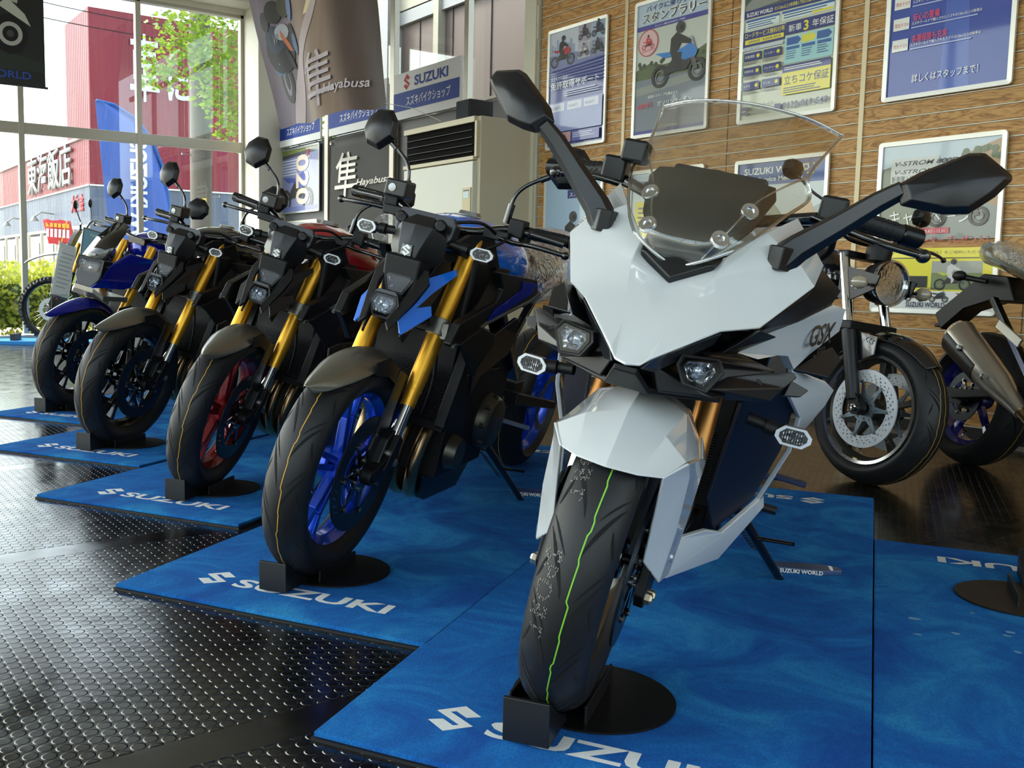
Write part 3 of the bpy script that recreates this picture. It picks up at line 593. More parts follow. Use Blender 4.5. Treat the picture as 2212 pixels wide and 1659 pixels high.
a.g.v=[tuple(cloth3(x,y)+Vector((0,-.004-z*3,0))) for x,y,z in a.g.v];build('print',a.g,a.mats,o,smooth=180,M=MI,fixn=False)
build('cord',G().tube([(-7.39,4.6,2.40),(-7.25,4.8,2.36),(-7.1,5.0,2.25)],.003,6),pm('cord_white','d8d4cc',.6),o,M=MI)
build('hanging_rod',G().tube([(-10.75,4.6,4.62),(-7.7,4.6,4.56)],.012,10),ALU,o,M=MI)
# stiff poster hanging near the window, faces +X
MX=lambda x,y,z: Matrix(((0,0,1,x),(1,0,0,y),(0,1,0,z),(0,0,0,1)))
o=empty('hanging_poster',T(-9,1.55,2.49),'dark poster of a pale motorcycle with blue SUZUKI WORLD lettering hanging at upper left','poster')
build('sheet',G().box((0,0,.62),(.006,1.06,1.24)),pm('poster_black','121719',.5),o,smooth=20)
a=Art();a.poly([(0,.12),(1.06,.12),(1.06,.2),(.6,.3),(0,.34)],matt('2c342f'));a.disc(.78,.42,.145,matt('0b0c0e'),.17);a.ring(.78,.42,.1,.035,matt('b9b9b4'));a.disc(.78,.42,.03,matt('4a4a4c'))
a.poly([(.2,.9),(.45,1.1),(.62,1.08),(.86,.78),(.84,.68),(.7,.72),(.5,.62),(.2,.7)],matt('b8beb0'));a.poly([(.5,.62),(.7,.72),(.72,.8),(.6,.8)],matt('22262a'));a.poly([(.68,.65),(.95,.5),(.9,.6),(.76,.72)],matt('c6c9bd'));a.poly([(.3,.55),(.6,.6),(.66,.45),(.5,.4)],matt('23282a'))
a.text('SUZUKI WORLD',.14,.05,.065,matt('2f4fae'),.02,w=.8);build('print',a.g,a.mats,o,smooth=10,M=MX(.0035,-.53,0),fixn=False)
build('bottom_rail',G().box((0,0,-.006),(.02,1.1,.018)),pm('rail_dark','2a2d34',.4,.5),o,smooth=20)

# ---------------------------------------------------------------- carpets
TH=rad(30.72);CU=Vector((math.cos(TH),math.sin(TH),0))
def rotz(x,y,z,a): m=Matrix.Rotation(a,4,'Z');m.translation=(x,y,z);return m
CAR=carpet('blue_pile','0a50ae','0f70d0','2b97ee')
LET=pm('carpet_white','dfe3e2',.95,noise=.12,nscale=300,bump=.8,bscale=500)
def mat(x,y,label,L=2.72,w=.955,kind=0):
    o=empty('floor_mat',rotz(x,y,0,TH),label,'mat','blue mats under the motorcycles')
    n=40;g=G()
    build('backing',G().box((w/2,L/2,.003),(w+.008,L+.008,.006)),pm('mat_rubber','0d0f12',.6),o,smooth=20)
    build('pile',G().box((w/2,L/2,.0115),(w,L,.011)),CAR,o,smooth=20,bevel=.003)
    a=Art()
    for back in (0,1):
        b=Art();b.logo(.218,.172,.118,LET,sx=1.55,shear=0);b.text('SUZUKI',.29,.135,.066,LET,.03,w=.485)
        for v in b.g.v: pass
        M=Matrix.Identity(4) if not back else Matrix.Translation((w,L,0))@Matrix.Rotation(PI,4,'Z')
        lg=G();lg.join(b.g,M)
        top=[(x_,y_,.0175) for x_,y_,_ in lg.v];lg.v=top
        build('lettering',lg,LET,o,smooth=10,fixn=False)
    return o
mat(-1.551,.819,'blue mat under the white sports motorcycle');mat(-2.617,.759,'blue mat under the motorcycle with blue front wheel')
mat(-3.854,.819,'blue mat under the motorcycle with red front wheel');mat(-5.03,.85,'blue mat under the black motorcycle with black front wheel')
mat(-6.25,1.05,'blue mat under the dark blue motorcycle with square headlight')
m2=-2.72;mat(-1.768+.511*2.72,3.06-.86*2.72,'blue mat at the right edge, beside the white motorcycle')
_m=[o for o in bpy.data.objects if o.name.startswith('floor_mat')][-1]
for x,y,r in ((.09,1.914,.02),(.098,1.794,.013),(.184,1.846,.014),(.303,1.918,.014),(.296,1.888,.011),(.306,1.776,.011),(.234,2.035,.009)): a=Art();a.poly([(x+r*math.cos(k*.7)*random.uniform(.5,1.1),y+r*.7*math.sin(k*.7)*random.uniform(.5,1.1)) for k in range(9)],pm('pile_wear','6f9fc4',.95));build('worn_spot',a.g,a.mats,_m,M=T(0,0,.0171),fixn=False)
# ---------------------------------------------------------------- motorcycle parts
RUB=pm('tyre_rubber','17181a',.5,spec=.45,noise=.12,nscale=8);GRV=pm('tyre_groove','050506',.9)
PBK=pm('satin_black_plastic','121315',.36,spec=.45);PBD=pm('dark_plastic','08080a',.5,spec=.35);GBK=pm('gloss_black','08090b',.12,coat=1)
GMET=pm('grey_metallic','8a867a',.34,.75,coat=.5,crough=.15);GOLD=pm('gold_anodised','eeb03a',.34,.82);CHR=pm('chrome','e2e4e6',.07,1);STL=pm('steel','9a9c9e',.3,.9)
DKM=pm('dark_metal','2a2b2d',.38,.8);ALC=pm('cast_aluminium','8d8c86',.38,.85);EXH=pm('exhaust_titanium','9a8060',.25,.95);SEAT=pm('seat_vinyl','121214',.65)
LENS=clear('lamp_lens','ffffff',.0,.3,.0);MIRG=pm('mirror_glass','cfd6dc',.02,1);REFL=facet('lamp_reflector','a8adb4',70);CHREF=pm('chrome_reflector','c4c8cc',.08,1,bump=.5,bscale=60);LED=pm('lamp_white','f2f4f6',.25,emit=.25);SIGW=pm('signal_white','dfe3e8',.3,spec=.6)
RAKE=rad(25);SAX=Vector((-math.sin(RAKE),0,math.cos(RAKE)));SA0=Vector((-.0272,0,.3123))
def steer(d): return Matrix.Translation(SA0)@Matrix.Rotation(rad(d),4,SAX)@Matrix.Translation(-SA0)
def tyre_prof(R,W,rim):
    h=W/2;P=[]
    for k in range(-8,9):
        a=k/8*rad(78);P.append((R-(1-math.cos(a))*h*.92,h*math.sin(a)/math.sin(rad(78))))
    s=[(rim+.004,-h*.78),(rim+.02,-h*.95)];return s+P+[(rim+.02,h*.95),(rim+.004,h*.78),(rim-.012,h*.6),(rim-.012,-h*.6)]
def on_tyre(R,W,phi,y,lift=.0006):
    h=W/2;s=max(-.99,min(.99,y/h));a=math.asin(s*math.sin(rad(78)));r=R-(1-math.cos(a))*h*.92+lift*math.cos(a)
    return Vector((r*math.cos(phi),y+lift*math.sin(a),r*math.sin(phi)))
def ribbon(g,R,W,path,wd,mi,lift=.0006):
    # path of (phi,y); a thin strip lying on the tread
    rows=[]
    for i,(p,y) in enumerate(path):
        q=path[min(i+1,len(path)-1)];o=path[max(i-1,0)];d=Vector((R*(q[0]-o[0]),q[1]-o[1]));d.normalize()
        ww=wd[i] if isinstance(wd,list) else wd
        rows.append([on_tyre(R,W,p-d.y*ww/2/R,y+d.x*ww/2,lift),on_tyre(R,W,p+d.y*ww/2/R,y-d.x*ww/2,lift)])
    g.grid(rows,mi)
def tyre(name,parent,M,R=.325,W=.132,rim=.238,stripe='c99a3a',stripe2=None,knob=False,dots=False):
    g=G();pr=tyre_prof(R,W,rim);g.lathe(pr,96,'y',closed=True)
    if not knob:
        for i in range(14):
            p0=2*PI*i/14
            for sg in (-1,1):
                ph=p0+(PI/14 if sg>0 else 0)
                path=[(ph+.36*t,sg*(.006+.05*(t**1.25))) for t in np.linspace(0,1,9)];wd=[.001+.0065*math.sin(PI*t) for t in np.linspace(0,1,9)];ribbon(g,R,W,path,wd,1)
                path=[(ph+.23+.2*t,sg*(.018+.04*t)) for t in np.linspace(0,1,6)];ribbon(g,R,W,path,[.0008+.003*math.sin(PI*t) for t in np.linspace(0,1,6)],1)
                path=[(ph+.05+.16*t,sg*(.058-.012*t)) for t in np.linspace(0,1,6)];ribbon(g,R,W,path,[.0008+.004*math.sin(PI*t) for t in np.linspace(0,1,6)],1)
        yy=.009
        path=[(2*PI*k/240,yy+.0025*((k*7%60)/60-.5)+(.002 if (k//15)%2 else -.001)) for k in range(241)];ribbon(g,R,W,path,.0026,2,.0009)
        if stripe2: path=[(2*PI*k/240,-.016+.002*((k*11%60)/60-.5)+(.002 if (k//13)%2 else -.002)) for k in range(241)];ribbon(g,R,W,path,.0022,2,.0009)
    else:
        for i in range(52):
            a=2*PI*i/52
            for k,y in enumerate((-.042,-.018,.006,.03) if i%2 else (-.05,-.028,0,.026,.048)):
                c=on_tyre(R,W,a,y,-.002);m=Matrix.Rotation(-a,4,'Y');m.translation=c;g.box((.006,0,0),(.018,.017,.022),M=m)
    if dots:
        # dotted factory lettering along the tread
        for wd_,ph in (('S',2.45+PI),('P',0)): pass
        vs,fs=textmesh('SPORT',.055,.0);A=Art();pts=[]
        from math import floor
        cx=textmesh
        A.text('SPORT',0,0,.042,'ffffff',.0);tri=A.g
        for f in tri.f:
            a_,b_,c_=[Vector(tri.v[i]) for i in f[:3]]
            ar=(b_-a_).cross(c_-a_).length/2
            for k in range(int(ar/2.2e-5)+1):
                u,v=random.random(),random.random()
                if u+v>1: u,v=1-u,1-v
                p=a_+(b_-a_)*u+(c_-a_)*v;pts.append((round(p.x/.004)*.004,round(p.y/.0022)*.0022))
        for x_,y_ in set(pts):
            for base in (.25,1.05):
                c=on_tyre(R,W,base-x_/R,-.052+y_*.8,.0008);e1=on_tyre(R,W,base-x_/R+.0012/R*1.3,-.052+y_*.8,.0008)-c;e2=on_tyre(R,W,base-x_/R,-.052+y_*.8+.0006,.0008)-c
                g.add([c-e1-e2,c+e1-e2,c+e1+e2,c-e1+e2],[(0,1,2,3)],3)
    o=build(name,g,[RUB,GRV,pm('tyre_line_'+stripe,stripe,.6),pm('tyre_dots','8d8d88',.6)],parent,smooth=60,M=M,fixn=False);return o
def rim(name,parent,M,col,R=.238,W=.088,n=5,style=0,label=None):
    g=G();h=W/2
    g.lathe([(R+.006,-h),(R+.006,-h+.006),(R-.006,-h+.012),(R-.02,-h+.03),(R-.022,h-.03),(R-.006,h-.012),(R+.006,h-.006),(R+.006,h),(R-.002,h),(R-.016,h-.012),(R-.032,h-.032),(R-.034,-h+.032),(R-.016,-h+.012),(R-.002,-h)],72,'y',closed=True)
    g.lathe([(.018,-.05),(.042,-.05),(.05,-.03),(.05,.03),(.042,.05),(.018,.05)],32,'y',closed=True)
    for i in range(n):
        a=2*PI*i/n+.3
        for s in ((-1,1) if style==0 else (0,)):
            a0=a+s*.22;a1=a+s*.06 if style==0 else a
            p0=Vector((.045*math.cos(a0),0,.045*math.sin(a0)));p1=Vector((.15*math.cos(a+s*.13),0,.15*math.sin(a+s*.13)));p2=Vector(((R-.024)*math.cos(a+s*.16),0,(R-.024)*math.sin(a+s*.16)))
            g.bar(p0,p1,.03 if style else .022,.03,(0,1,0),w2=.024 if style else .018,h2=.026);g.bar(p1,p2,.024 if style else .018,.026,(0,1,0),w2=.034 if style else .026,h2=.036)
        if style==0:
            g.bar((.1*math.cos(a-.1),0,.1*math.sin(a-.1)),(.1*math.cos(a+.1),0,.1*math.sin(a+.1)),.02,.02,(0,1,0))
    o=build(name,g,col,parent,smooth=40,bevel=.003,M=M)
    if label: part(o,label)
    v=G();a=-1.9;v.tube([((R-.03)*math.cos(a),.0,(R-.03)*math.sin(a)),((R-.055)*math.cos(a),.006,(R-.055)*math.sin(a))],[.005,.0035],8);v.tube([((R-.045)*math.cos(a),.004,(R-.045)*math.sin(a)),((R-.068)*math.cos(a),.009,(R-.068)*math.sin(a))],.0055,8)
    build('tyre_valve',v,GBK,o);return o
DISC1=disc_mat('brake_disc_dark','232a33',.35,metal=.5);DISC2=disc_mat('brake_disc_bright','e4e9ee',.35,metal=.25,N=30,hole=.0036,rings=(.15,.138,.126))
def brake_disc(parent,M,y,mat=None,Ro=.17,Ri=.118,carrier=None,nm='brake_disc'):
    M2=M@T(0,y,0);g=G();k=1 if y>0 else -1
    g.lathe([(Ri,-.0025),(Ro,-.0025),(Ro,.0025),(Ri,.0025)],72,'y',closed=True)
    o=build(nm,g,mat or DISC1,parent,smooth=30,M=M2)
    c=G();c.lathe([(.03,-.004),(.055,-.004),(.055,.004),(.03,.004)],32,'y',closed=True)
    for i in range(7):
        a=2*PI*i/7;
        for s in(-1,1): c.bar((.05*math.cos(a+s*.18),0,.05*math.sin(a+s*.18)),(Ri*.97*math.cos(a),0,Ri*.97*math.sin(a)),.011,.006,(0,1,0))
        c.lathe([(.009,-.007),(.009,.007)],12,'y',(Ri*1.0*math.cos(a),0,Ri*1.0*math.sin(a)))
    b=c
    for i in range(7):
        a=2*PI*i/7+.45;b.lathe([(.005,k*.004),(.006,k*.009)],8,'y',(.043*math.cos(a),0,.043*math.sin(a)),mi=1)
        a-=.45;b.lathe([(.005,k*.007),(.006,k*.010)],10,'y',(Ri*math.cos(a),0,Ri*math.sin(a)),mi=1)
    q=build('disc_carrier',c,[carrier or GBK,ALC],o,smooth=30);return o
def front_wheel(parent,St,col,rimlabel,stripe='c99a3a',W=.132,Rr=.325,dm=None,style=0,dots=False,carrier=None,two=None,n=5):
    M=St@T(0,0,Rr)
    tyre('front_tire',parent,M,Rr,W,Rr*.735,stripe,two,dots=dots);r=rim('front_rim',parent,M,col,Rr*.735,.09,n,style,rimlabel)
    brake_disc(parent,M,.078,dm,carrier=carrier);brake_disc(parent,M,-.078,dm,carrier=carrier)
    g=G().cyl((0,-.12,Rr),(0,.12,Rr),.011);build('axle',g,DKM,parent,M=St)
def hexring(c,w,h,nx,t=.012,flat=.3):
    # octagonal outline around c, in the plane normal to nx; returns points
    nx=Vector(nx).normalized();u=Vector((0,0,1)).cross(nx).normalized();v=nx.cross(u);a,b=w/2,h/2
    return [Vector(c)+u*x+v*z for x,z in ((-a,-b*flat),(-a,b*flat),(-a*.6,b),(a*.6,b),(a,b*flat),(a,-b*flat),(a*.6,-b),(-a*.6,-b))],nx
def signal(parent,St,c,dirn,nx=(1,0,0),stem=None,w=.068,h=.036):
    pts,n=hexring(c,w,h,nx);s=G();s.plate(pts,.022,n);o=build('turn_signal',s,pm('signal_shell','0f1013',.35),parent,bevel=.004,M=St)
    rg=G();P2=[Vector(c)+(p-Vector(c))*1.0 for p in pts];P1=[Vector(c)+(p-Vector(c))*.78 for p in pts];k=len(pts)
    rg.add([p+n*.001 for p in P2]+[p+n*.006 for p in P2]+[p+n*.006 for p in P1]+[p+n*.001 for p in P1],[(a*k+i,a*k+(i+1)%k,((a+1)%4)*k+(i+1)%k,((a+1)%4)*k+i) for a in range(4) for i in range(k)]);build('signal_ring',rg,SIGW,o,smooth=20)
    cell=G();u=Vector((0,0,1)).cross(n).normalized();v=n.cross(u)
    for j in range(-4,5): cell.bar(Vector(c)+u*j*w*.07-v*h*.3+n*.003,Vector(c)+u*j*w*.07+v*h*.3+n*.003,.0016,.002,n)
    build('signal_bulb',cell,REFL,o,smooth=20)
    ln=G();ln.plate([p+n*.0058 for p in P1],.001,n);build('signal_lens',ln,LENS,o,smooth=20)
    st=G();st.tube([Vector(c)-n*.012,Vector(stem) if stem else Vector(c)+Vector(dirn)*.1],.013,12);st.tube([Vector(c)*.6+Vector(stem)*.4,Vector(c)*.4+Vector(stem)*.6],.0165,12);build('signal_stem',st,PBD,o);return o
def lamp_unit(parent,St,pts,n,depth=.03,name='headlight',bezel=.008,shell=None):
    n=Vector(n).normalized();P=[Vector(p) for p in pts];c=sum(P,Vector())/len(P);k=len(P)
    big=[c+(p-c)*1.22-n*.001 for p in P];s=G()
    outer=[c+(p-c)*1.22 for p in P];back=[c+(p-c)*1.1-n*depth*1.7 for p in P];inn=[p-n*.002 for p in P];inb=[c+(p-c)*.8-n*depth for p in P]
    vs=back+outer+inn+inb;fs=[(a*k+i,a*k+(i+1)%k,(a+1)*k+(i+1)%k,(a+1)*k+i) for a in range(3) for i in range(k)]+[tuple(range(k))[::-1],tuple(3*k+i for i in range(k))]
    s.add(vs,fs);o=build(name,s,shell or PBD,parent,smooth=25,bevel=.002,M=St)
    r=G();u=Vector((0,0,1)).cross(n).normalized();v=n.cross(u);sz=(P[0]-c).length
    ring=[];
    for q,dz in ((.78,.004),(.6,-.3*depth),(.3,-.75*depth),(.12,-.85*depth)):
        ring.append([c+(p-c)*q+n*dz-n*.004 for p in P])
    r.grid(ring,closed=True);r.f.append(tuple(len(r.v)-k+i for i in range(k)));r.m.append(1)
    build('reflector',r,[REFL,pm('lamp_dark','0a0a0c',.3)],o,smooth=25,fixn=False)
    b=G().sphere(c-n*depth*.5,sz*.27,14,8);build('projector',b,clear('projector_glass','e8f0f8',0,2,.15),o)
    l=G().plate([p+n*.001 for p in P],.0015,n);build('lens',l,LENS,o,smooth=25);return o
def mirror_head(parent,pts,off,St,face=True,mat=None,inset=.5):
    g=G();g.gem(pts,off,inset,.012);o=build('mirror',g,mat or PBK,parent,smooth=28,bevel=.003,M=St)
    off=Vector(off);P=[Vector(p) for p in pts];c=sum(P,Vector())/len(P)
    m=G().plate([c+(p-c)*.9-off.normalized()*.0135 for p in P],.001,off);build('mirror_glass',m,MIRG,o,smooth=20);return o
def grip(parent,St,a,b,r=.018,name='grip'):
    a=Vector(a);b=Vector(b);d=(b-a);L=d.length;d.normalize();g=G();g.tube([a,a+d*.006,b-d*.03],[r*1.1,r,r],16)
    n=d.cross(Vector((0,0,1))).normalized();u=n.cross(d)
    for i in range(7):
        for j in range(10):
            an=2*PI*j/10;p=a+d*(.02+i*(L-.06)/7);q=p+d*.012
            g.bar(p+(n*math.cos(an)+u*math.sin(an))*r,q+(n*math.cos(an+.3)+u*math.sin(an+.3))*r,.003,.003,d,mi=0)
    o=build(name,g,pm('grip_rubber','131416',.6),parent,M=St,smooth=40)
    w=G();w.tube([b-d*.03,b-d*.026,b+d*.012,b+d*.016],[r*.9,r*1.12,r*1.12,r*.95],16);build('bar_end',w,pm('bar_end_black','1c1d1f',.18,.6),o);return o
def lever(parent,St,pts,name='lever',ball=.0125,mat=None):
    g=G();g.tube(pts,[.009]+[.0075]*(len(pts)-2)+[.006],10);g.sphere(pts[-1],ball,14,9);return build(name,g,mat or GBK,parent,M=St,smooth=60)
def kickstand(parent,a,b,foot):
    g=G();a,b,foot=Vector(a),Vector(b),Vector(foot);g.tube([a,a.lerp(b,.5),b,b.lerp(foot,.55)+Vector((0,.0,-.01)),foot],[.015,.013,.012,.012,.011],12)
    g.bar(foot,foot+(foot-b).normalized()*.05,.03,.012,(0,0,1));m=a.lerp(b,.45);g.tube([m,m+Vector((.05,.1,.03))],.006,8)
    o=build('kickstand',g,GBK,parent,smooth=50);s=G();p0=a.lerp(b,.05)+Vector((.02,-.01,-.02));pts=[]
    for k in range(60): t=k/59;q=p0.lerp(p0.lerp(b,.5)+Vector((.02,0,0)),t);pts.append(q+Vector((.008*math.cos(k*1.3),.008*math.sin(k*1.3),0)))
    s.tube(pts,.0016,5);build('stand_spring',s,DKM,o);return o
def rear_end(root,rimcol,xr=-1.80,R=.325,W=.18,lab=None,disc=True):
    M=T(xr,0,R);tyre('rear_tire',root,M,R,W,R*.735,'c99a3a');rim('rear_rim',root,M,rimcol,R*.735,.13,5,0,lab)
    g=G()
    for s in(-1,1): g.bar((xr+.0,s*.12,R),(xr+.62,s*.1,R+.1),.035,.05,(0,1,0),w2=.05,h2=.08)
    g.box((xr+.5,0,R+.1),(.12,.2,.1));build('swingarm',g,DKM,root,bevel=.006)
    g=G().lathe([(.1,-.003),(.125,-.003),(.125,.003),(.1,.003)],48,'y',(xr,.1,R),closed=True)
    for i in range(40): a=2*PI*i/40;g.box((xr+.127*math.cos(a),.1,R+.127*math.sin(a)),(.008,.005,.008))
    build('sprocket',g,STL,root,smooth=30)
    if disc: brake_disc(root,M,-.1,None,.12,.075,nm='rear_brake_disc')
def engine(root,x=-.62,mat=None):
    g=G();g.box((x,0,.42),(.42,.3,.34)).box((x+.12,0,.62),(.26,.28,.22)).box((x-.3,0,.5),(.24,.24,.36))
    for k in range(7): g.box((x+.02,0,.54+.025*k),(.3,.29,.008))
    o=build('engine_block',g,PBD,root,bevel=.012)
    c=G();c.lathe([(.0,.2),(.05,.205),(.085,.195),(.095,.18),(.1,.15)],32,'y',(x-.16,0,.40));d=G().lathe([(.0,.185),(.05,.185),(.06,.15)],24,'y',(x+.12,0,.33));build('starter_cover',d,pm('engine_case','4a4841',.35,.7),root,smooth=40)
    for i in range(9): a=2*PI*i/9;c.lathe([(.009,.17),(.009,.185),(.006,.188)],8,'y',(x-.16+.097*math.cos(a),0,.40+.097*math.sin(a)))
    q=build('clutch_cover',c,pm('engine_case','4a4841',.35,.7),root,smooth=40);c2=c.mirror();build('clutch_cover',c2,pm('engine_case','4a4841',.35,.7),root,smooth=40)
    return o
def hoses(root,St,L,name='cable',r=.005,mat=None):
    for p in L: g=G().tube(p,r,8);build(name,g,mat or PBD,root,M=St,smooth=60)
def spline(P,n=6):
    P=[Vector(p) for p in P];out=[]
    for i in range(len(P)-1):
        a,b,c,d=P[max(i-1,0)],P[i],P[i+1],P[min(i+2,len(P)-1)]
        for k in range(n):
            t=k/n;out.append(.5*((2*b)+(c-a)*t+(2*a-5*b+4*c-d)*t*t+(3*b-a-3*c+d)*t**3))
    out.append(P[-1]);return out
def pair(name,root,g,mat,**k):
    a=build(name,g,mat,root,**k);b=build(name,g.mirror(),mat,root,**k);return a,b
HEAD0=math.atan2(-math.cos(TH),math.sin(TH))
def pose(P,dh,lean,s=1,head=None,z=.0195):
    h=(HEAD0 if head is None else rad(head))+rad(dh);lean=rad(lean);f=Vector((math.cos(h),math.sin(h),0));l=Vector((-math.sin(h),math.cos(h),0));u=Vector((0,0,1))
    uu=u*math.cos(lean)+l*math.sin(lean);ll=l*math.cos(lean)-u*math.sin(lean)
    m=Matrix((f*s,ll*s,uu*s)).transposed().to_4x4();m.translation=(P[0],P[1],z+ .045*math.sin(lean)*0);return m
def chock(P,dh,label,s=1):
    h=HEAD0+rad(dh);M=Matrix.Rotation(h,4,'Z');M.translation=(P[0],P[1],.0185);M=M@Matrix.Scale(s,4);o=empty('wheel_chock',M,label,'wheel stand','wheel stands under front wheels')
    build('base_plate',G().lathe([(0,0),(.158,0),(.158,.004),(0,.004)],64,'z',(-.02,.06,0)),pm('stand_black','131314',.42,.4),o,smooth=30)
    g=G();g.plate([(x,.04,z) for x,z in ((.105,.004),(.232,.004),(.232,.084),(.224,.084),(.194,.06),(.162,.04),(.12,.02))],.085,(0,1,0));g.box((.0,-.07,.02),(.22,.006,.035)).box((.0,.075,.02),(.22,.006,.035));build('wheel_bracket',g,pm('stand_box','0d0f12',.4),o,bevel=.002)
def kick_foot(P,label,z=.0187,ang=.2):
    o=empty('stand_pad',rotz(P[0],P[1],z,TH+ang),label,'stand pad','kickstand pads');g=G()
    pts=[(-.09,-.03),(.05,-.035),(.1,-.015),(.1,.015),(.05,.035),(-.09,.03)]
    g.plate([(x,y,.014) for x,y in pts],.014,(0,0,1));build('pad',g,pm('pad_blue_grey','44567e',.3,coat=.4,trans=.2),o,bevel=.003)
    a=Art();a.text('SUZUKI WORLD',-.075,-.006,.012,WHITE,.02);build('lettering',a.g,a.mats,o,M=Matrix.Translation((0,-.0365,.0065))@Matrix.Rotation(PI/2,4,'X')@Matrix.Translation((0,0,0)),fixn=False,smooth=10)
    return o
# ---------------------------------------------------------------- naked streetfighter (three in the row)
FIN=[(-.198,.063,.89),(-.284,.111,.929),(-.277,.12,.913),(-.227,.104,.878),(-.182,.09,.847),(-.131,.078,.807),(-.167,.104,.818),(-.155,.118,.791),(-.057,.079,.731),(-.054,.073,.734),(-.066,.055,.765),(-.133,.069,.818),(-.191,.075,.871)]
INF=[(-.154,.036,.916),(-.168,.073,.914),(-.148,.088,.879),(-.099,.075,.82),(-.048,.057,.762),(-.024,.049,.735),(-.032,.032,.756),(-.079,.042,.812),(-.118,.055,.858),(-.137,.048,.886)]
SHR=[(-.386,.213,.943),(-.718,.237,.925),(-.751,.24,.877),(-.681,.235,.849),(-.362,.211,.777),(-.212,.201,.725),(-.168,.197,.716),(-.148,.196,.726),(-.184,.198,.787),(-.408,.215,.85),(-.441,.217,.892)]
SST=[(-.578,.2325,.921),(-.702,.2415,.913),(-.677,.2395,.88),(-.366,.2175,.791),(-.355,.2165,.781),(-.401,.2195,.828),(-.582,.2335,.894)]
RCV=[(-.171,.216,.73),(-.309,.226,.778),(-.413,.233,.752),(-.431,.235,.723),(-.348,.229,.653),(-.342,.228,.625),(-.327,.227,.624),(-.293,.224,.656),(-.225,.219,.705)]
LOW=[(-.443,.20,.721),(-.658,.216,.793),(-.695,.219,.777),(-.685,.218,.711),(-.662,.216,.667),(-.466,.202,.605),(-.423,.199,.541),(-.401,.197,.638)]
TCV=[(-.273,.097,1.001),(-.331,.114,1.033),(-.423,.142,1.039),(-.446,.149,1.037),(-.517,.17,.934),(-.423,.142,.943),(-.375,.128,.952),(-.299,.105,.968)]
def bars(root,St,seg,up=False,R=True,L=True,mirror=True):
    # handlebar group in bike coordinates; seg = dict of overrides
    g=G();g.tube(spline([(-.47,-.36,1.078),(-.44,-.2,1.075),(-.385,-.1,1.045),(-.37,0,1.035),(-.385,.1,1.045),(-.44,.2,1.075),(-.47,.36,1.068)]),.0125,12);g.box((-.375,0,1.02),(.05,.12,.03))
    build('handlebar',g,GBK,root,M=St,smooth=50)
    for s in (-1,1):
        grip(root,St,(-.455,s*.245,1.076),(-.515,s*.385,1.078))
        g=G();g.box((-.445,s*.215,1.082),(.055,.05,.055)).box((-.47,s*.235,1.06),(.04,.03,.03));build('switch_box',g,PBD,root,M=St,bevel=.005)
    lever(root,St,spline([(-.40,-.17,1.05),(-.385,-.24,1.052),(-.37,-.3,1.05),(-.395,-.375,1.045)]),'brake_lever')
    lever(root,St,spline([(-.39,.17,1.045),(-.37,.24,1.04),(-.35,.3,1.045),(-.36,.4,1.04)]),'clutch_lever')
    build('lever_perch',G().box((-.40,-.165,1.05),(.05,.1,.03)),DKM,root,M=St,bevel=.004);build('lever_perch',G().box((-.4,.17,1.05),(.04,.08,.03)),DKM,root,M=St,bevel=.004)
    g=G();g.box((-.43,-.195,1.118),(.075,.078,.055),taper=1.0);o=build('brake_reservoir',g,pm('reservoir_black','1a1b1d',.3),root,M=St,bevel=.008)
    build('reservoir_badge',G().lathe([(.011,0),(.013,.0025),(.009,.003)],20,'x',(-.392,-.205,1.118)),STL,o)
    for s in (-1,1):
        st=spline([(-.44,s*.175,1.09),(-.44,s*.18,1.165),(-.445,s*.2,1.205),(-.45,s*.245,1.24),(-.455,s*.29,1.268)])
        g=G();g.tube(st,.0062,10);g.tube([(-.44,s*.175,1.09),(-.44,s*.179,1.15)],.0115,12);g.tube([(-.45,s*.245,1.238),(-.456,s*.295,1.27)],.0095,10)
        ms=build('mirror_stem',g,GBK,root,M=St,smooth=50)
        c=Vector((-.46,s*.318,1.291));u=Vector((-.25,s*.97,0)).normalized();v=Vector((-.2,0,.98)).normalized()
        pts=[c+u*a*1.3+v*b*1.27 for a,b in ((-.05,-.02),(-.046,.024),(-.018,.052),(.022,.05),(.05,.022),(.056,-.012),(.035,-.045),(-.01,-.055))]
        if s<0: pts=pts[::-1]
        mirror_head(root,[p for p in pts],(.035,0,.006),St,inset=.42)
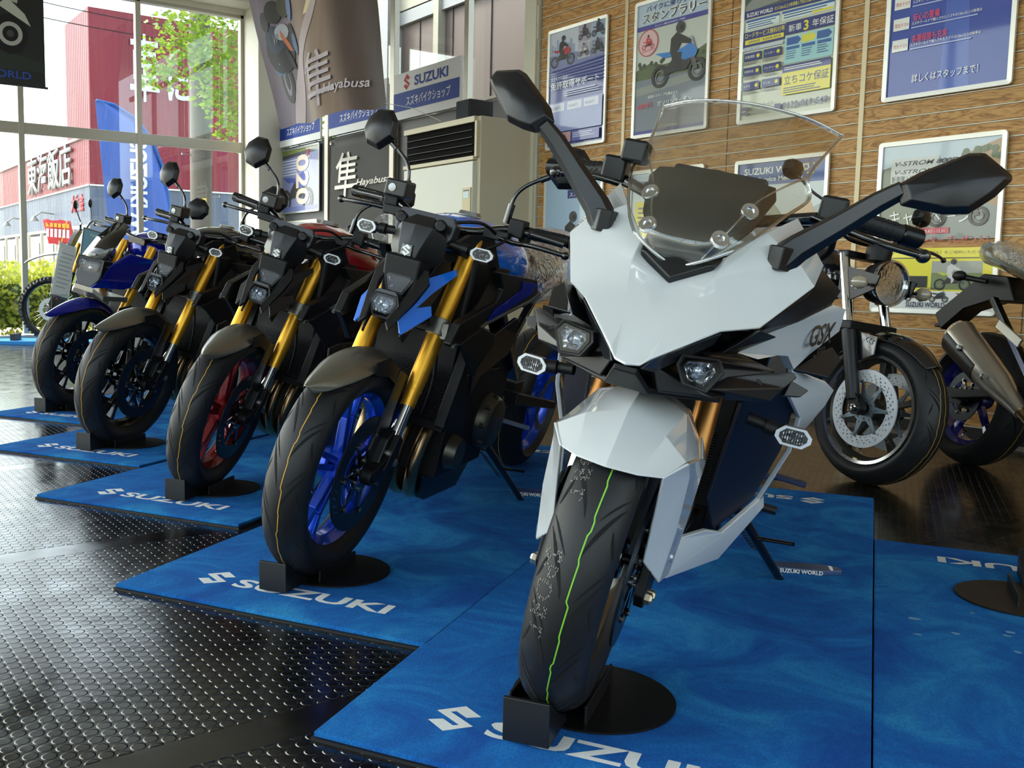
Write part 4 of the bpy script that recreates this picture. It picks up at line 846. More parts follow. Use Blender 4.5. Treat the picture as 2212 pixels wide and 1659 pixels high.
def naked(M,label,steer_deg,rimc,rimlabel,accent,tank,fincol,tanklabel,stripe=True,group='naked motorcycles in the row'):
    root=empty('motorcycle',M,label,'motorcycle',group);St=steer(steer_deg)
    front_wheel(root,St,rimc,rimlabel)
    FR=lambda z: -.155-(z-.515)*.469
    for s in (-1,1):
        g=G();y=s*.105;g.tube([(FR(1.02),y,1.02),(FR(.72),y,.72),(FR(.60),y,.60),(FR(.545),y,.545),(FR(.515),y,.515)],[.0275,.0275,.0275,.0235,.0225],24)
        for z in (.56,.575,.59): g.tube([(FR(z),y,z),(FR(z+.004),y,z+.004)],.0262,20)
        f=build('fork_tube',g,GOLD,root,M=St,smooth=40);part(f,'gold fork tube')
        build('fork_slider',G().tube([(FR(.515),y,.515),(FR(.36)+.004,y,.36)],.0195,20),CHR,f)
        g=G();g.bar((FR(.43),y,.43),(FR(.34)+.02,y,.33),.04,.05,(0,1,0));g.bar((FR(.36),y,.37),(.0,s*.098,.325),.04,.045,(0,1,0));g.lathe([(.012,-.018),(.026,-.018),(.026,.018),(.012,.018)],20,'y',(0,s*.1,.325),closed=True)
        build('fork_bottom',g,PBD,root,M=St,bevel=.005)
        # fork guard plate and caliper
        gd=[(-.165,s*.086,.60),(-.10,s*.086,.625),(-.055,s*.086,.5),(.0,s*.088,.40),(-.02,s*.088,.33),(-.07,s*.088,.37),(-.10,s*.088,.45),(-.115,s*.088,.52)]
        build('fork_guard',G().plate(gd,.008,(0,s,0)),PBK,root,M=St,bevel=.002)
        g=G();g.plate([(-.075,s*.112,.43),(-.04,s*.112,.45),(.0,s*.112,.43),(.035,s*.112,.36),(.03,s*.112,.32),(-.02,s*.112,.33),(-.06,s*.112,.37)],.05,(0,s,0))
        g2=G();
        c=build('brake_caliper',g,PBK,root,M=St@T(-.06,0,.0),bevel=.006)
        for (bx,bz) in ((-.05,.41),(-.012,.385),(-.06,.35)): g2.lathe([(.012,0),(.012,s*.012),(.007,s*.016)],10,'y',(bx,s*.112,bz))
        build('caliper_bolt',g2,ALC,c,smooth=30)
        if s>0:
            a=Art();a.text('brembo',0,0,.02,'b9bcc0',.01);build('caliper_lettering',a.g,a.mats,c,M=Matrix(((-.35,0,.0,-.075),(0,0,1,.1225),(-.93,0,0,.44),(0,0,0,1)))@Matrix.Identity(4),fixn=False)
        # clamps
        g=G();d=Vector((-.4246,0,.9054));p=Vector((FR(.745),y,.745));g.tube([p-d*.027,p+d*.027],.0345,24);g.box((p.x+.012,y+s*.03,p.z),(.035,.022,.05));q=build('fork_clamp',g,ALC,root,M=St,bevel=.003)
        g=G()
        for dz in (-.014,.014): g.lathe([(.0065,0),(.0065,s*.006),(.003,s*.007)],8,'y',(p.x+.012,y+s*.04,p.z+dz))
        build('clamp_bolt',g,STL,q)
    g=G();g.box((FR(.745)-.01,0,.745),(.05,.15,.035));build('triple_clamp',g,DKM,root,M=St,bevel=.006);build('top_clamp',G().box((FR(.99)-.01,0,.99),(.06,.24,.03)),DKM,root,M=St,bevel=.006)
    # fender: swept arc shell
    rows=[];
    for k in range(15):
        t=k/14;a=rad(42+t*84);R=.352+.05*max(0,1-t*3)**2;hw=.014+.062*min(1,(t*2.8)**.55)
        dz=.0
        r=[]
        for j in range(9):
            q=-1+2*j/8;drop=.034*abs(q)**2.4*(1+.9*t);r.append((( R-drop)*math.cos(a),q*hw,.325+(R-drop)*math.sin(a)))
        rows.append(r)
    g=G().grid(rows);build('front_fender',g,GMET,root,M=St,smooth=180,solid=.003,sub=1)
    for s in (-1,1):
        pl=[(.06,s*.079,.655),(-.02,s*.082,.665),(-.15,s*.084,.6),(-.16,s*.084,.575),(-.1,s*.084,.575),(-.03,s*.083,.61),(.05,s*.08,.62)]
        build('fender_stay',G().plate(pl,.006,(0,s,0)),PBK,root,M=St,bevel=.002)
    # front cowl: dash, hump, facets
    g=G();g.plate([(-.24,.088,1.074),(-.235,.098,1.055),(-.225,.094,1.008),(-.2,.06,.985),(-.2,-.06,.985),(-.225,-.094,1.008),(-.235,-.098,1.055),(-.24,-.088,1.074)],.05,(.97,0,.25));build('instrument_panel',g,pm('dash_black','202226',.3),root,M=St,bevel=.008)
    hv=[(-.225,-.03,1.062),(-.225,.03,1.062),(-.178,.05,1.035),(-.150,.034,.965),(-.150,-.034,.965),(-.178,-.05,1.035),(-.148,.026,.925),(-.148,-.026,.925),(-.23,.085,1.01),(-.22,.09,.955),(-.2,.06,.915),(-.23,-.085,1.01),(-.22,-.09,.955),(-.2,-.06,.915),(-.165,.0,1.035),(-.142,0,.965),(-.255,.05,.9),(-.255,-.05,.9),(-.26,.07,1.03),(-.26,-.07,1.03)]
    hf=[(0,14,1),(1,14,2),(0,5,14),(14,15,3,2),(14,5,4,15),(15,4,7),(15,7,6),(15,6,3),(2,3,9,8),(3,6,10,9),(5,11,12,4),(4,12,13,7),(1,2,8),(0,11,5),(6,7,13,10),(10,13,17,16),(8,9,16,18),(9,10,16),(11,19,17,12),(12,17,13),(0,1,8,18,19,11),(16,17,19,18)]
    g=G().add(hv,hf);build('front_cowl',g,PBK,root,M=St,smooth=20,bevel=.003)
    for s in(-1,1):
        g=G();g.tube([(-.21,s*.064,1.041),(-.192,s*.064,1.046),(-.19,s*.064,1.046)],[.017,.017,.012],18)
        build('rubber_mount',g,PBD,root,M=St)
    g=G().plate([(-.1405,.016,.975),(-.1385,.018,.94),(-.1385,-.018,.94),(-.1405,-.016,.975)],.006,(1,0,.1));q=build('emblem_plate',g,GBK,root,M=St,bevel=.002)
    a=Art();a.logo(0,0,.034,'e6e8ea',1.7);build('emblem',a.g,a.mats,q,M=T(-.1375,0,.957)@Matrix.Rotation(rad(90),4,'Z')@Matrix.Rotation(rad(85),4,'X'),fixn=False)
    # headlight stack
    n=Vector((.93,0,.22)).normalized()
    for c,w,h,nm in (((-.128,0,.866),.084,.062,'headlight'),((-.065,0,.796),.084,.06,'headlight')):
        u=Vector((0,1,0));v=n.cross(Vector((0,-1,0)));v=Vector((-n.z,0,n.x));a,b=w/2,h/2
        pts=[Vector(c)+u*x+v*z for x,z in ((-a*.95,b*.25),(-a*.7,b),(a*.7,b),(a*.95,b*.25),(a*.5,-b),(-a*.5,-b))];lamp_unit(root,St,pts[::-1],n,.035,nm)
        g=G();g.plate([Vector(c)+u*x+v*z+n*.004 for x,z in ((-a*.95,b*1.1),(-a*.7,b*1.45),(a*.7,b*1.45),(a*.95,b*1.1))],.03,n);build('headlight_brow',g,pm('brow_black','232528',.28),root,M=St,bevel=.003)
    g=G().plate([(-.165,-.05,.925),(-.15,-.035,.9),(-.15,.035,.9),(-.165,.05,.925),(-.175,.03,.93),(-.175,-.03,.93)],.012,(1,0,.3));build('position_lamp',g,pm('smoked_lens','303338',.15,coat=1),root,M=St,bevel=.002)
    g=G();g.box((-.2,0,.84),(.12,.1,.2),taper=1.2);build('headlight_bracket',g,PBD,root,M=St,bevel=.01)
    pair('headlight_cowl',root,G().plate(INF,.012,(.8,.35,.6)),PBK,M=St,bevel=.003)
    o2=[(x-.03,y+.018,z-.012) for x,y,z in INF]
    a,b=pair('cowl_fin',root,G().plate(FIN,.008,(.6,.6,.59)),fincol,M=St,bevel=.0025)
    big=[(-.20,.07,.93),(-.27,.085,.945),(-.29,.088,.90),(-.23,.088,.85),(-.18,.085,.80),(-.11,.078,.745),(-.085,.07,.70),(-.07,.06,.72),(-.1,.055,.78),(-.16,.055,.85)]
    pair('cowl_side',root,G().plate([(x-.02,y,z) for x,y,z in big],.01,(.6,.6,.5)),PBK,M=St,bevel=.003)
    for s in(-1,1): signal(root,St,(-.244,s*.19,.99),(0,-s,0),(.95,s*.12,0),stem=(-.25,s*.085,.998))
    bars(root,St,{})
    # body
    pair('tank_shroud',root,G().plate(SHR,.028,(.073,1,0)),PBK,bevel=.005)
    ed=G();ed.tube([(-.16,.199,.722),(-.21,.204,.732),(-.362,.214,.786),(-.681,.238,.857),(-.752,.243,.882)],.006,8);pair('shroud_edge',root,ed,pm('shroud_edge_grey','4a4c4a',.35))
    if accent: pair('shroud_panel',root,G().plate(SST,.004,(.073,1,0)),accent,bevel=.001)
    sc2=[(-.19,.19,.72),(-.35,.185,.86),(-.47,.17,.95),(-.52,.2,.95),(-.39,.21,.82),(-.23,.2,.73)]
    build('air_box',G().box((-.47,0,.86),(.24,.30,.22)).box((-.44,0,.98),(.14,.2,.1)),PBD,root,bevel=.02)
    pair('air_scoop',root,G().plate(sc2,.01,(.45,1,.1)),PBD,bevel=.003)
    pair('radiator_cover',root,G().plate(RCV,.02,(.073,1,0)),PBK,bevel=.004)
    pair('side_panel',root,G().plate(LOW,.012,(.073,1,0)),pm('side_panel_black','0d0e14',.25,coat=.5),bevel=.003)
    pair('tank_cover',root,G().plate(TCV,.02,(.3,1,.1)),PBK,bevel=.005)
    rings=[]
    for x,w_,zt,zb in ((-.36,.075,1.045,.93),(-.42,.13,1.07,.90),(-.52,.17,1.085,.88),(-.64,.195,1.08,.87),(-.76,.19,1.06,.87),(-.87,.15,1.02,.87),(-.95,.09,.96,.87)):
        rings.append([(x,w_*a,zb+(zt-zb)*b) for a,b in ((-.75,0),(-1,.25),(-1,.55),(-.82,.86),(-.35,1),(0,1.02),(.35,1),(.82,.86),(1,.55),(1,.25),(.75,0),(0,-.05))])
    t=build('fuel_tank',G().loft(rings),tank,root,smooth=180,sub=1);part(t,tanklabel)
    build('tank_label',G().plate([(-.70,.198,1.0),(-.765,.1935,.99),(-.765,.194,.972),(-.70,.199,.982)],.003,(0,1,.2)),pm('label_brown','5a3a22',.5),root)
    build('fuel_cap',G().lathe([(0,.012),(.035,.012),(.04,0)],24,'z',(-.58,0,1.085)),STL,root)
    # radiator
    g=G();c=Vector((-.375,0,.60))
    for s in(-1,1): g.bar((-.315,s*.165,.44),(-.435,s*.165,.78),.05,.035,(0,1,0))
    g.bar((-.32,0,.44),(-.335,0,.44),.34,.03,(0,0,1));build('radiator_frame',g,PBD,root,bevel=.004)
    g=G()
    for k in range(60): t=k/59;g.box((-.315-.115*t,0,.455+.31*t),(.016,.30,.0024))
    g.bar((-.33,0,.45),(-.44,0,.77),.31,.006,(0,1,0)) if False else g.plate([(-.335,.15,.45),(-.335,-.15,.45),(-.45,-.15,.77),(-.45,.15,.77)],.006,(1,0,0))
    build('radiator',g,pm('radiator_fin','232427',.4,.6),root,smooth=20)
    hoses(root,Matrix.Identity(4),[spline([(-.30,.08,.78),(-.27,.11,.7),(-.28,.12,.58),(-.3,.10,.47)]),spline([(-.29,-.1,.8),(-.25,-.05,.83),(-.27,.03,.82)]),spline([(-.36,.05,1.0),(-.28,.13,.98),(-.36,.2,1.03),(-.4,.2,1.06)]),spline([(-.36,-.03,1.02),(-.25,.05,1.05),(-.31,.14,1.075),(-.39,.17,1.05)])])
    for y in (-.105,-.035,.035,.105):
        g=G().tube(spline([(-.44,y,.46),(-.36,y,.40),(-.33,y*.95,.30),(-.38,y*.8,.2),(-.52,y*.5,.16),(-.72,y*.3,.15)]),.0215,14);build('exhaust_pipe',g,EXH,root,smooth=60)
    build('exhaust_collector',G().tube([(-.7,0,.15),(-.95,-.05,.16),(-1.1,-.14,.22),(-1.35,-.17,.3)],[.06,.065,.06,.055],20),DKM,root,smooth=60)
    engine(root)
    g=G();g.plate([(-.5,.12,.32),(-.42,.11,.24),(-.5,.1,.14),(-.8,.1,.13),(-.86,.12,.26)],.24,(0,1,0));build('belly_cover',g,PBK,root,bevel=.006)
    g=G()
    for s in(-1,1): g.bar((-.34,s*.04,.93),(-.62,s*.13,.84),.03,.06,(0,1,0));g.bar((-.62,s*.13,.84),(-1.1,s*.11,.52),.03,.07,(0,1,0));g.bar((-1.05,s*.1,.8),(-1.7,s*.06,.95),.022,.03,(0,1,0));g.bar((-.95,s*.11,.62),(-1.25,s*.09,.84),.022,.03,(0,1,0))
    build('frame',g,GBK,root,bevel=.005)
    g=G();g.bar((-.95,.14,.38),(-1.0,.26,.37),.02,.012,(0,0,1));build('footpeg',g,STL,root);build('footpeg',g.mirror(),STL,root)
    kickstand(root,(-.86,.15,.30),(-1.12,.26,.07),(-1.225,.30,.012))
    rings=[]
    for x,w_,z in ((-.93,.09,.90),(-1.05,.13,.905),(-1.2,.15,.91),(-1.35,.13,.94),(-1.45,.12,1.0),(-1.65,.09,1.02)): rings.append([(x,w_*a,z+.045*b) for a,b in ((-1,-.6),(-1,.3),(-.7,1),(0,1.1),(.7,1),(1,.3),(1,-.6),(0,-.9))])
    build('seat',G().loft(rings),SEAT,root,smooth=60,sub=1)
    rings=[]
    for x,w_,z in ((-1.2,.12,.85),(-1.5,.1,.92),(-1.75,.07,1.0),(-1.88,.04,1.03)): rings.append([(x,w_*a,z+.05*b) for a,b in ((-1,-.6),(-1,.6),(0,1),(1,.6),(1,-.6),(0,-.9))])
    build('tail_cowl',G().loft(rings),tank if accent else PBK,root,smooth=30)
    g=G();g.bar((-1.72,0,.95),(-2.0,0,.72),.08,.02,(0,1,0));g.box((-2.01,0,.68),(.01,.16,.1));build('plate_holder',g,PBD,root)
    rear_end(root,rimc)
    return root
BLUEM=pm('anodised_blue','1450dc',.25,.5,coat=.8);REDM=pm('rim_red','8d0f1e',.28,.45,coat=.8);BLKG=pm('rim_black','0e0f11',.25,.3,coat=.5)
BLUEP=pm('paint_blue','1474ea',.16,.0,coat=1);REDP=pm('paint_red','a3121c',.2,.0,coat=1);DKBL=pm('paint_dark_blue','0a1a9a',.16,.3,coat=1)
P_B=(-2.438,1.291);P_C=(-3.618,1.414);P_D=(-4.816,1.423)
naked(pose(P_B,1.74,13.09,1.003),'black naked motorcycle with bright blue fins, tank and front wheel beside the white one',.4,BLUEM,'blue wheel rim',pm('paint_deep_blue','0a2ab0',.18,.3,coat=1),BLUEP,BLUEP,'bright blue fuel tank')
naked(pose(P_C,2.14,12.93,1.021),'black naked motorcycle with dark red front wheel rim and red tank',10.5,REDM,'dark red wheel rim',None,REDP,PBK,'dark red fuel tank')
naked(pose(P_D,1.96,12.77,1.046),'all black naked motorcycle with black front wheel rim, third naked one from the white motorcycle',.6,BLKG,None,None,GBK,PBK,None)
def under(P,dh,off=0): return P
chock(P_B,2.1,'black wheel stand under the blue front wheel');chock(P_C,10,'black wheel stand under the red front wheel',1.0);chock(P_D,2,'black wheel stand under the front wheel of the all black motorcycle',1.05)
# ---------------------------------------------------------------- white sports motorcycle
WHT=pm('pearl_white','d3d7d8',.12,.0,coat=1,crough=.02);I4=Matrix.Identity(4)
P_W=(-1.417,1.325);MW=pose(P_W,1.8,12.5)
W=empty('motorcycle',MW,'white faired sports motorcycle with clear windscreen, nearest and largest','motorcycle')
def fold(parent,name,vs,fs,mat,t=.005,smooth=22,bevel=.002,sub=0,both=False,M=None):
    n=len(vs);g=G().add(vs,fs)
    a=build(name,g,mat,parent,smooth=smooth,solid=t,bevel=bevel,sub=sub,M=M,fixn=True)
    if both: b=build(name,g.mirror(),mat,parent,smooth=smooth,solid=t,bevel=bevel,sub=sub,M=M,fixn=True);return a,b
    return a
StW=steer(2)
front_wheel(W,StW,GBK,None,'7cc23a',dots=True,dm=DISC1,carrier=GBK)
FW=lambda z:-.168-(z-.547)*.38
BRZ=pm('bronze_fork','9a6a38',.3,.9)
for s in(-1,1):
    yy=lambda z:s*(.119-(z-.547)*.11);g=G();g.tube([(FW(.95),s*.1,.95),(FW(.66),s*.107,.66),(FW(.5),s*.115,.5)],[.027,.027,.026],24);f=build('fork_tube',g,BRZ,W,smooth=50);part(f,'bronze fork tube')
    build('fork_slider',G().tube([(FW(.5),s*.113,.5),(FW(.40),s*.113,.40)],.02,18),CHR,f)
    g=G();g.bar((FW(.42),s*.113,.42),(-.02,s*.105,.31),.04,.05,(0,1,0));build('fork_bottom',g,PBD,W,bevel=.005)
    g=G();g.plate([(-.09,s*.112,.40),(.04,s*.112,.36),(.045,s*.112,.275),(.02,s*.112,.245),(-.04,s*.112,.245),(-.08,s*.112,.29)],.02,(0,s,0));q=build('axle_bracket',g,PBD,W,bevel=.004)
    b=G()
    for (x,z) in ((.022,.27),(-.022,.262)): b.lathe([(.0125,0),(.0125,s*.01),(.008,s*.014),(0,s*.012)],6,'y',(x,s*.112,z))
    build('bolt',b,pm('bolt_champagne','c9bfa8',.25,.9),q,smooth=20)
    g=G().plate([(-.12,s*.115,.45),(-.05,s*.115,.46),(-.0,s*.115,.40),(-.02,s*.115,.33),(-.08,s*.115,.34)],.045,(0,s,0));build('brake_caliper',g,PBK,W,bevel=.005)
# fender
fv=[(.262,0,.556),(.25,.055,.556),(.205,.092,.553),(.16,0,.645),(.15,.075,.615),(.15,.121,.581),(.02,0,.678),(.0,.088,.640),(.0,.134,.565),(-.13,0,.665),(-.125,.085,.63),(-.11,.115,.585),(.262,-.0,.556)]
def mir(vs): return [(x,-y,z) for x,y,z in vs]
def sym(vs,fs):
    n=len(vs);return vs+mir(vs),fs+[tuple(n+i for i in f[::-1]) for f in fs]
v,f=sym(fv,[(0,1,4,3),(1,2,5,4),(3,4,7,6),(4,5,8,7),(6,7,10,9),(7,8,11,10)])
g=G().add(v,f);fen=build('front_fender',g,WHT,W,smooth=30,solid=.004,bevel=.006,weld=True,M=StW);part(fen,'white front fender')
sk=[(.205,.090,.556),(.062,.088,.353),(.015,.122,.306),(-.02,.134,.318),(-.045,.138,.448),(-.045,.139,.55),(.10,.125,.545),(.15,.121,.581),(.0,.134,.565),(-.11,.118,.585),(.06,.128,.43)]
for s in(1,-1):
    vs=sk if s>0 else mir(sk);g=G().add(vs,[(0,1,10,6),(1,2,10),(2,3,4,10),(10,4,5,6),(0,6,7),(6,5,8,7),(5,9,8)]);o=build('fender_skirt',g,WHT,W,smooth=24,solid=.006,bevel=.003,M=StW)
    g=G();
    for x,z in ((.0,.42),(-.012,.355)): g.lathe([(.0,s*.0),(.012,s*.0),(.009,s*.006),(.0,s*.004)],16,'y',(x,s*.132,z))
    build('skirt_screw',g,pm('screw_pale','a9acb0',.3,.6),o,smooth=30)
# nose
nv=[(.253,0,.735),(.239,.022,.738),(.205,0,.768),(.178,.036,.785),(.118,0,.826),(.095,.058,.838),(.02,0,.872),(.02,.078,.902),(-.06,0,.905),(-.055,.082,.945),(.23,.034,.752),(.124,.125,.819),(.038,.181,.834),(-.12,.247,.924),(-.234,.25,.969),(-.178,.181,1.048),(-.10,.135,1.005),(-.09,.205,.965)]
nf=[(0,1,3,2),(2,3,5,4),(4,5,7,6),(6,7,9,8),(1,10,3),(3,10,11,5),(5,11,12,7),(7,12,13,17),(7,17,16,9),(17,13,14),(17,14,15,16)]
v,f=sym(nv,nf);g=G().add(v,f);o=build('nose_fairing',g,WHT,W,smooth=26,solid=.006,bevel=.004,weld=True);part(o,'pearl white nose fairing')
for s in(-1,1):
    q=[(.124,s*.127,.813),(.226,s*.036,.747),(.238,s*.026,.731),(.21,s*.045,.728),(.11,s*.118,.79)];build('running_lamp',G().plate(q,.006,(.8,s*.5,-.1)),pm('smoked_lamp','26292e',.12,coat=1),W,bevel=.001)
    q=[(.12,s*.122,.815),(.03,s*.178,.828),(-.10,s*.24,.905),(-.234,s*.249,.962),(-.40,s*.295,.925),(-.36,s*.283,.888),(-.22,s*.238,.85),(-.10,s*.18,.812),(-.02,s*.144,.775),(.10,s*.085,.776)]
    build('fairing_infill',G().plate(q,.01,(.3,s,.3)),PBK,W,bevel=.002)
    su=[(-.02,.147,.775),(-.1,.186,.815),(-.22,.242,.854),(-.36,.288,.894),(-.42,.315,.889),(-.43,.315,.839),(-.33,.270,.78),(-.28,.250,.747),(-.24,.233,.774),(-.2,.216,.774),(-.1,.185,.765)]
    if s<0: su=mir(su)
    o=build('side_fairing',G().plate(su,.02,(.4,s,.15)),WHT,W,bevel=.006);part(o,'white upper side fairing')
    lo=[(-.3,.247,.745),(-.5,.32,.718),(-.55,.343,.699),(-.55,.335,.661),(-.55,.301,.576),(-.6,.261,.399),(-.6,.269,.371),(-.45,.206,.252),(-.15,.125,.262),(-.14,.123,.275),(-.2,.125,.34),(-.3,.171,.351),(-.38,.2,.335),(-.56,.254,.393),(-.5,.291,.54),(-.45,.29,.628),(-.35,.26,.678)]
    if s<0: lo=mir(lo)
    o=build('belly_fairing',G().plate(lo,.012,(.3,s,-.1)),WHT,W,bevel=.003);part(o,'white lower fairing')
    dk=[(-.05,.2,.70),(-.35,.25,.70),(-.45,.27,.64),(-.5,.27,.54),(-.56,.24,.393),(-.38,.18,.335),(-.3,.155,.42),(-.28,.17,.65)]
    if s<0: dk=mir(dk)
    build('inner_fairing',G().plate(dk,.008,(.2,s,0)),pm('inner_dark_blue','060a1e',.5),W,bevel=.002)
    ho=[(.18,.032,.737),(.16,.072,.765),(.132,.138,.782),(.07,.185,.832),(-.04,.21,.82),(-.02,.15,.775),(-.1,.185,.76),(-.06,.225,.755),(.045,.165,.703),(.131,.145,.700),(.171,.052,.690)]
    ho=[p if s>0 else (p[0],-p[1],p[2]) for p in ho]
    build('headlight_surround',G().plate(ho,.05,(.95,s*.25,.1)),PBK,W,bevel=.004)
    wl_=[(.12,.13,.712),(.045,.154,.735),(-.018,.21,.752),(-.06,.256,.762),(-.063,.264,.753),(-.042,.249,.731),(-.016,.231,.702),(.05,.165,.695)];wl_=[p if s>0 else (p[0],-p[1],p[2]) for p in wl_]
    o=build('winglet',G().plate(wl_,.014,(.7,s*.55,.3)),PBK,W,bevel=.003)
    build('screw',G().lathe([(0,.004),(.009,.004),(.009,0)],14,'x',(.0,s*.2,.73)),DKM,o)
    w2=[(-.07,.255,.745),(-.094,.29,.732),(-.079,.279,.717),(-.05,.25,.715)];w2=[p if s>0 else (p[0],-p[1],p[2]) for p in w2];build('winglet_tip',G().plate(w2,.012,(.7,s*.55,.3)),PBK,W,bevel=.002)
    w3=[(-.3,.25,.745),(-.42,.311,.803),(-.42,.335,.780),(-.36,.320,.741)];w3=[p if s>0 else (p[0],-p[1],p[2]) for p in w3];build('side_winglet',G().plate(w3,.01,(.6,s*.5,.5)),PBK,W,bevel=.002)
    n=Vector((.97,s*.2,.03)).normalized();c=Vector((.185,s*.113,.744));u=Vector((0,0,1)).cross(n).normalized();v=n.cross(u)
    if s<0: u=-u
    pts=[c+u*a+v*b for a,b in ((-.033,.004),(-.028,.019),(.024,.025),(.035,.008),(.018,-.026),(-.018,-.022))]
    if s<0: pts=pts[::-1]
    lamp_unit(W,I4,pts,n,.03)
    signal(W,I4,(-.225,s*.286,.617),(0,-s,0),(.98,s*.15,0),stem=(-.225,s*.19,.63),w=.072,h=.04)
a=Art();a.text('GSX',0,0,.045,'1a1b1e',.02,shear=.5,w=.13);a.text('-8R',.03,-.03,.025,'1a1b1e',.02,shear=.5,w=.06)
ex=Vector((-.9,.35,.12)).normalized();ez=Vector((.4,1,.15)).normalized();ey=ez.cross(ex);ex=ey.cross(ez);mt=Matrix((ex,ey,ez)).transposed().to_4x4();mt.translation=Vector((-.265,.262,.80));build('lettering',a.g,a.mats,W,M=mt,fixn=False)
cu=[(.236,.02,.732),(.17,.045,.69),(.13,.14,.70),(.045,.16,.70),(.0,.0,.66)]
build('nose_underside',G().plate([(.24,.02,.731),(.18,.04,.695),(.05,.15,.695),(-.05,.12,.68),(-.05,-.12,.68),(.05,-.15,.695),(.18,-.04,.695),(.24,-.02,.731)],.012,(0,0,1)),PBD,W,bevel=.003)
build('headlight_carrier',G().box((.05,0,.735),(.14,.24,.07)).box((-.14,0,.76),(.2,.30,.12)),PBD,W,bevel=.02)
# windscreen
SCR=clear('windscreen_clear','f6f7f4',0,1.1,.015);EDG=clear('windscreen_edge','e8ecec',.03,1.3,.35)
half=[[(-.002,0,.908),(.012,.045,.925),(.007,.09,.953)],[(.022,0,.962),(.015,.065,.972),(-.055,.122,.99)],[(-.055,0,1.04),(-.075,.09,1.035),(-.165,.158,1.045)],[(-.135,0,1.095),(-.165,.105,1.09),(-.283,.186,1.095)],[(-.215,0,1.15),(-.235,.11,1.145),(-.300,.172,1.137)],[(-.32,0,1.218),(-.34,.12,1.21),(-.41,.185,1.197)],[(-.455,0,1.288),(-.475,.12,1.28),(-.531,.206,1.261)]]
rows=[[ (x,-y,z) for x,y,z in r[::-1]]+r[1:] for r in half]
fine=[]
for r in rows: fine.append(spline(r,5))
cols=[spline([fine[i][j] for i in range(len(fine))],5) for j in range(len(fine[0]))];rowsF=[[cols[j][i] for j in range(len(cols))] for i in range(len(cols[0]))]
ws=build('windscreen',G().grid(rowsF),SCR,W,smooth=60,solid=.004,fixn=False);part(ws,'clear curved windscreen')
bd=rowsF[0]+[r[-1] for r in rowsF[1:]]+rowsF[-1][::-1][1:]+[r[0] for r in rowsF[::-1][1:]]
build('screen_edge',G().tube(bd,.0034,8),EDG,ws,smooth=60)
for s in(-1,1): build('screen_crease',G().tube(spline([(-.300,s*.172,1.139),(-.20,s*.135,1.10),(-.115,s*.10,1.055),(-.05,s*.08,1.005),(.012,s*.045,.93)]),.0022,6),EDG,ws,smooth=60)
for s in(-1,1):
    for (x,y,z) in ((-.091,.096,1.035),(.006,.067,.971)):
        n=Vector((.75,s*.3,.55)).normalized();M=n.to_track_quat('Z','Y').to_matrix().to_4x4();M.translation=Vector((x,s*y,z))+n*.003
        g=G().lathe([(.0,.001),(.006,.001),(.008,.004),(.0165,.0045),(.0185,.0),(.0175,-.006),(0,-.006)],24,'z');build('screen_bolt',g,CHR,ws,M=M,smooth=40);
vp=[(-.055,.083,.947),(-.0,.045,.925),(.012,0,.885),(-.0,-.045,.925),(-.055,-.083,.947)]
build('screen_base',G().plate([(-.075,.085,.947),(.0,.07,.925),(.025,.0,.884),(.0,-.07,.925),(-.075,-.085,.947)],.03,(.6,0,.8)),PBK,W,bevel=.004)
ic=[(-.02,0,.915),(-.03,.06,.935),(-.10,.105,1.0),(-.20,.13,1.075),(-.235,.12,1.10),(-.24,0,1.115),(-.10,0,1.01)]
v,f=sym(ic,[(0,1,2,6),(6,2,3,5),(5,3,4)]);build('inner_cowl',G().add(v,f),pm('inner_cowl_grey','3a3833',.45),W,smooth=25,solid=.006,weld=True)
build('instrument_panel',G().box((0,0,0),(.03,.2,.12)),pm('dash_black','202226',.3),W,bevel=.01,M=T(-.27,0,1.06)@Matrix.Rotation(rad(-25),4,'Y'))
# mirrors on the fairing
mL=[(-.074,.342,1.107),(-.08,.328,1.13),(-.099,.361,1.163),(-.13,.432,1.215),(-.137,.457,1.221),(-.134,.508,1.191),(-.131,.512,1.182),(-.114,.492,1.146),(-.093,.458,1.107),(-.082,.417,1.097),(-.071,.346,1.098)]
mR=[(-.075,-.354,1.107),(-.082,-.322,1.136),(-.095,-.34,1.163),(-.135,-.425,1.23),(-.141,-.444,1.237),(-.147,-.498,1.228),(-.14,-.507,1.208),(-.13,-.493,1.188),(-.093,-.426,1.121),(-.082,-.385,1.11)]
for s,pts in ((1,mL[::-1]),(-1,mR)):
    mirror_head(W,pts,(.035,0,.004),I4,inset=.35)
    def hexbar(a,b,wa,wb,ha,hb):
        a=Vector(a);b=Vector(b);d=(b-a).normalized();r=d.cross(Vector((1,0,.2))).normalized();u=r.cross(d)
        return [[p+r*x*w/2+u*y*h/2 for x,y in ((-1,0),(-.6,1),(.6,1),(1,0),(.6,-1),(-.6,-1))] for p,w,h in ((a,wa,ha),(b,wb,hb))]
    P=[((-.09,s*.168,.950),.066,.046),((-.10,s*.20,.99),.056,.042),((-.10,s*.262,1.05),.046,.036),((-.09,s*.312,1.10),.04,.032),((-.082,s*.345,1.128),.034,.03)]
    rings=[]
    for i,(p,w_,h_) in enumerate(P):
        a=P[i][0] if i<len(P)-1 else P[i-1][0];b=P[i+1][0] if i<len(P)-1 else P[i][0];r=hexbar(a,b,w_,w_,h_,h_)
        rings.append(r[0] if i<len(P)-1 else r[1])
    build('mirror_arm',G().loft(rings),pm('arm_black','141517',.3),W,smooth=25,bevel=.002)
    build('mirror_foot',G().loft([[(-.10+a*.05,s*.172+s*b*.03,.94+z) for a,b in ((-1.2,-.6),(-.6,-1),(.8,-.6),(1,.2),(.2,1),(-1,.8))] for z in (.0,.045)]),PBK,W,smooth=30,bevel=.003)
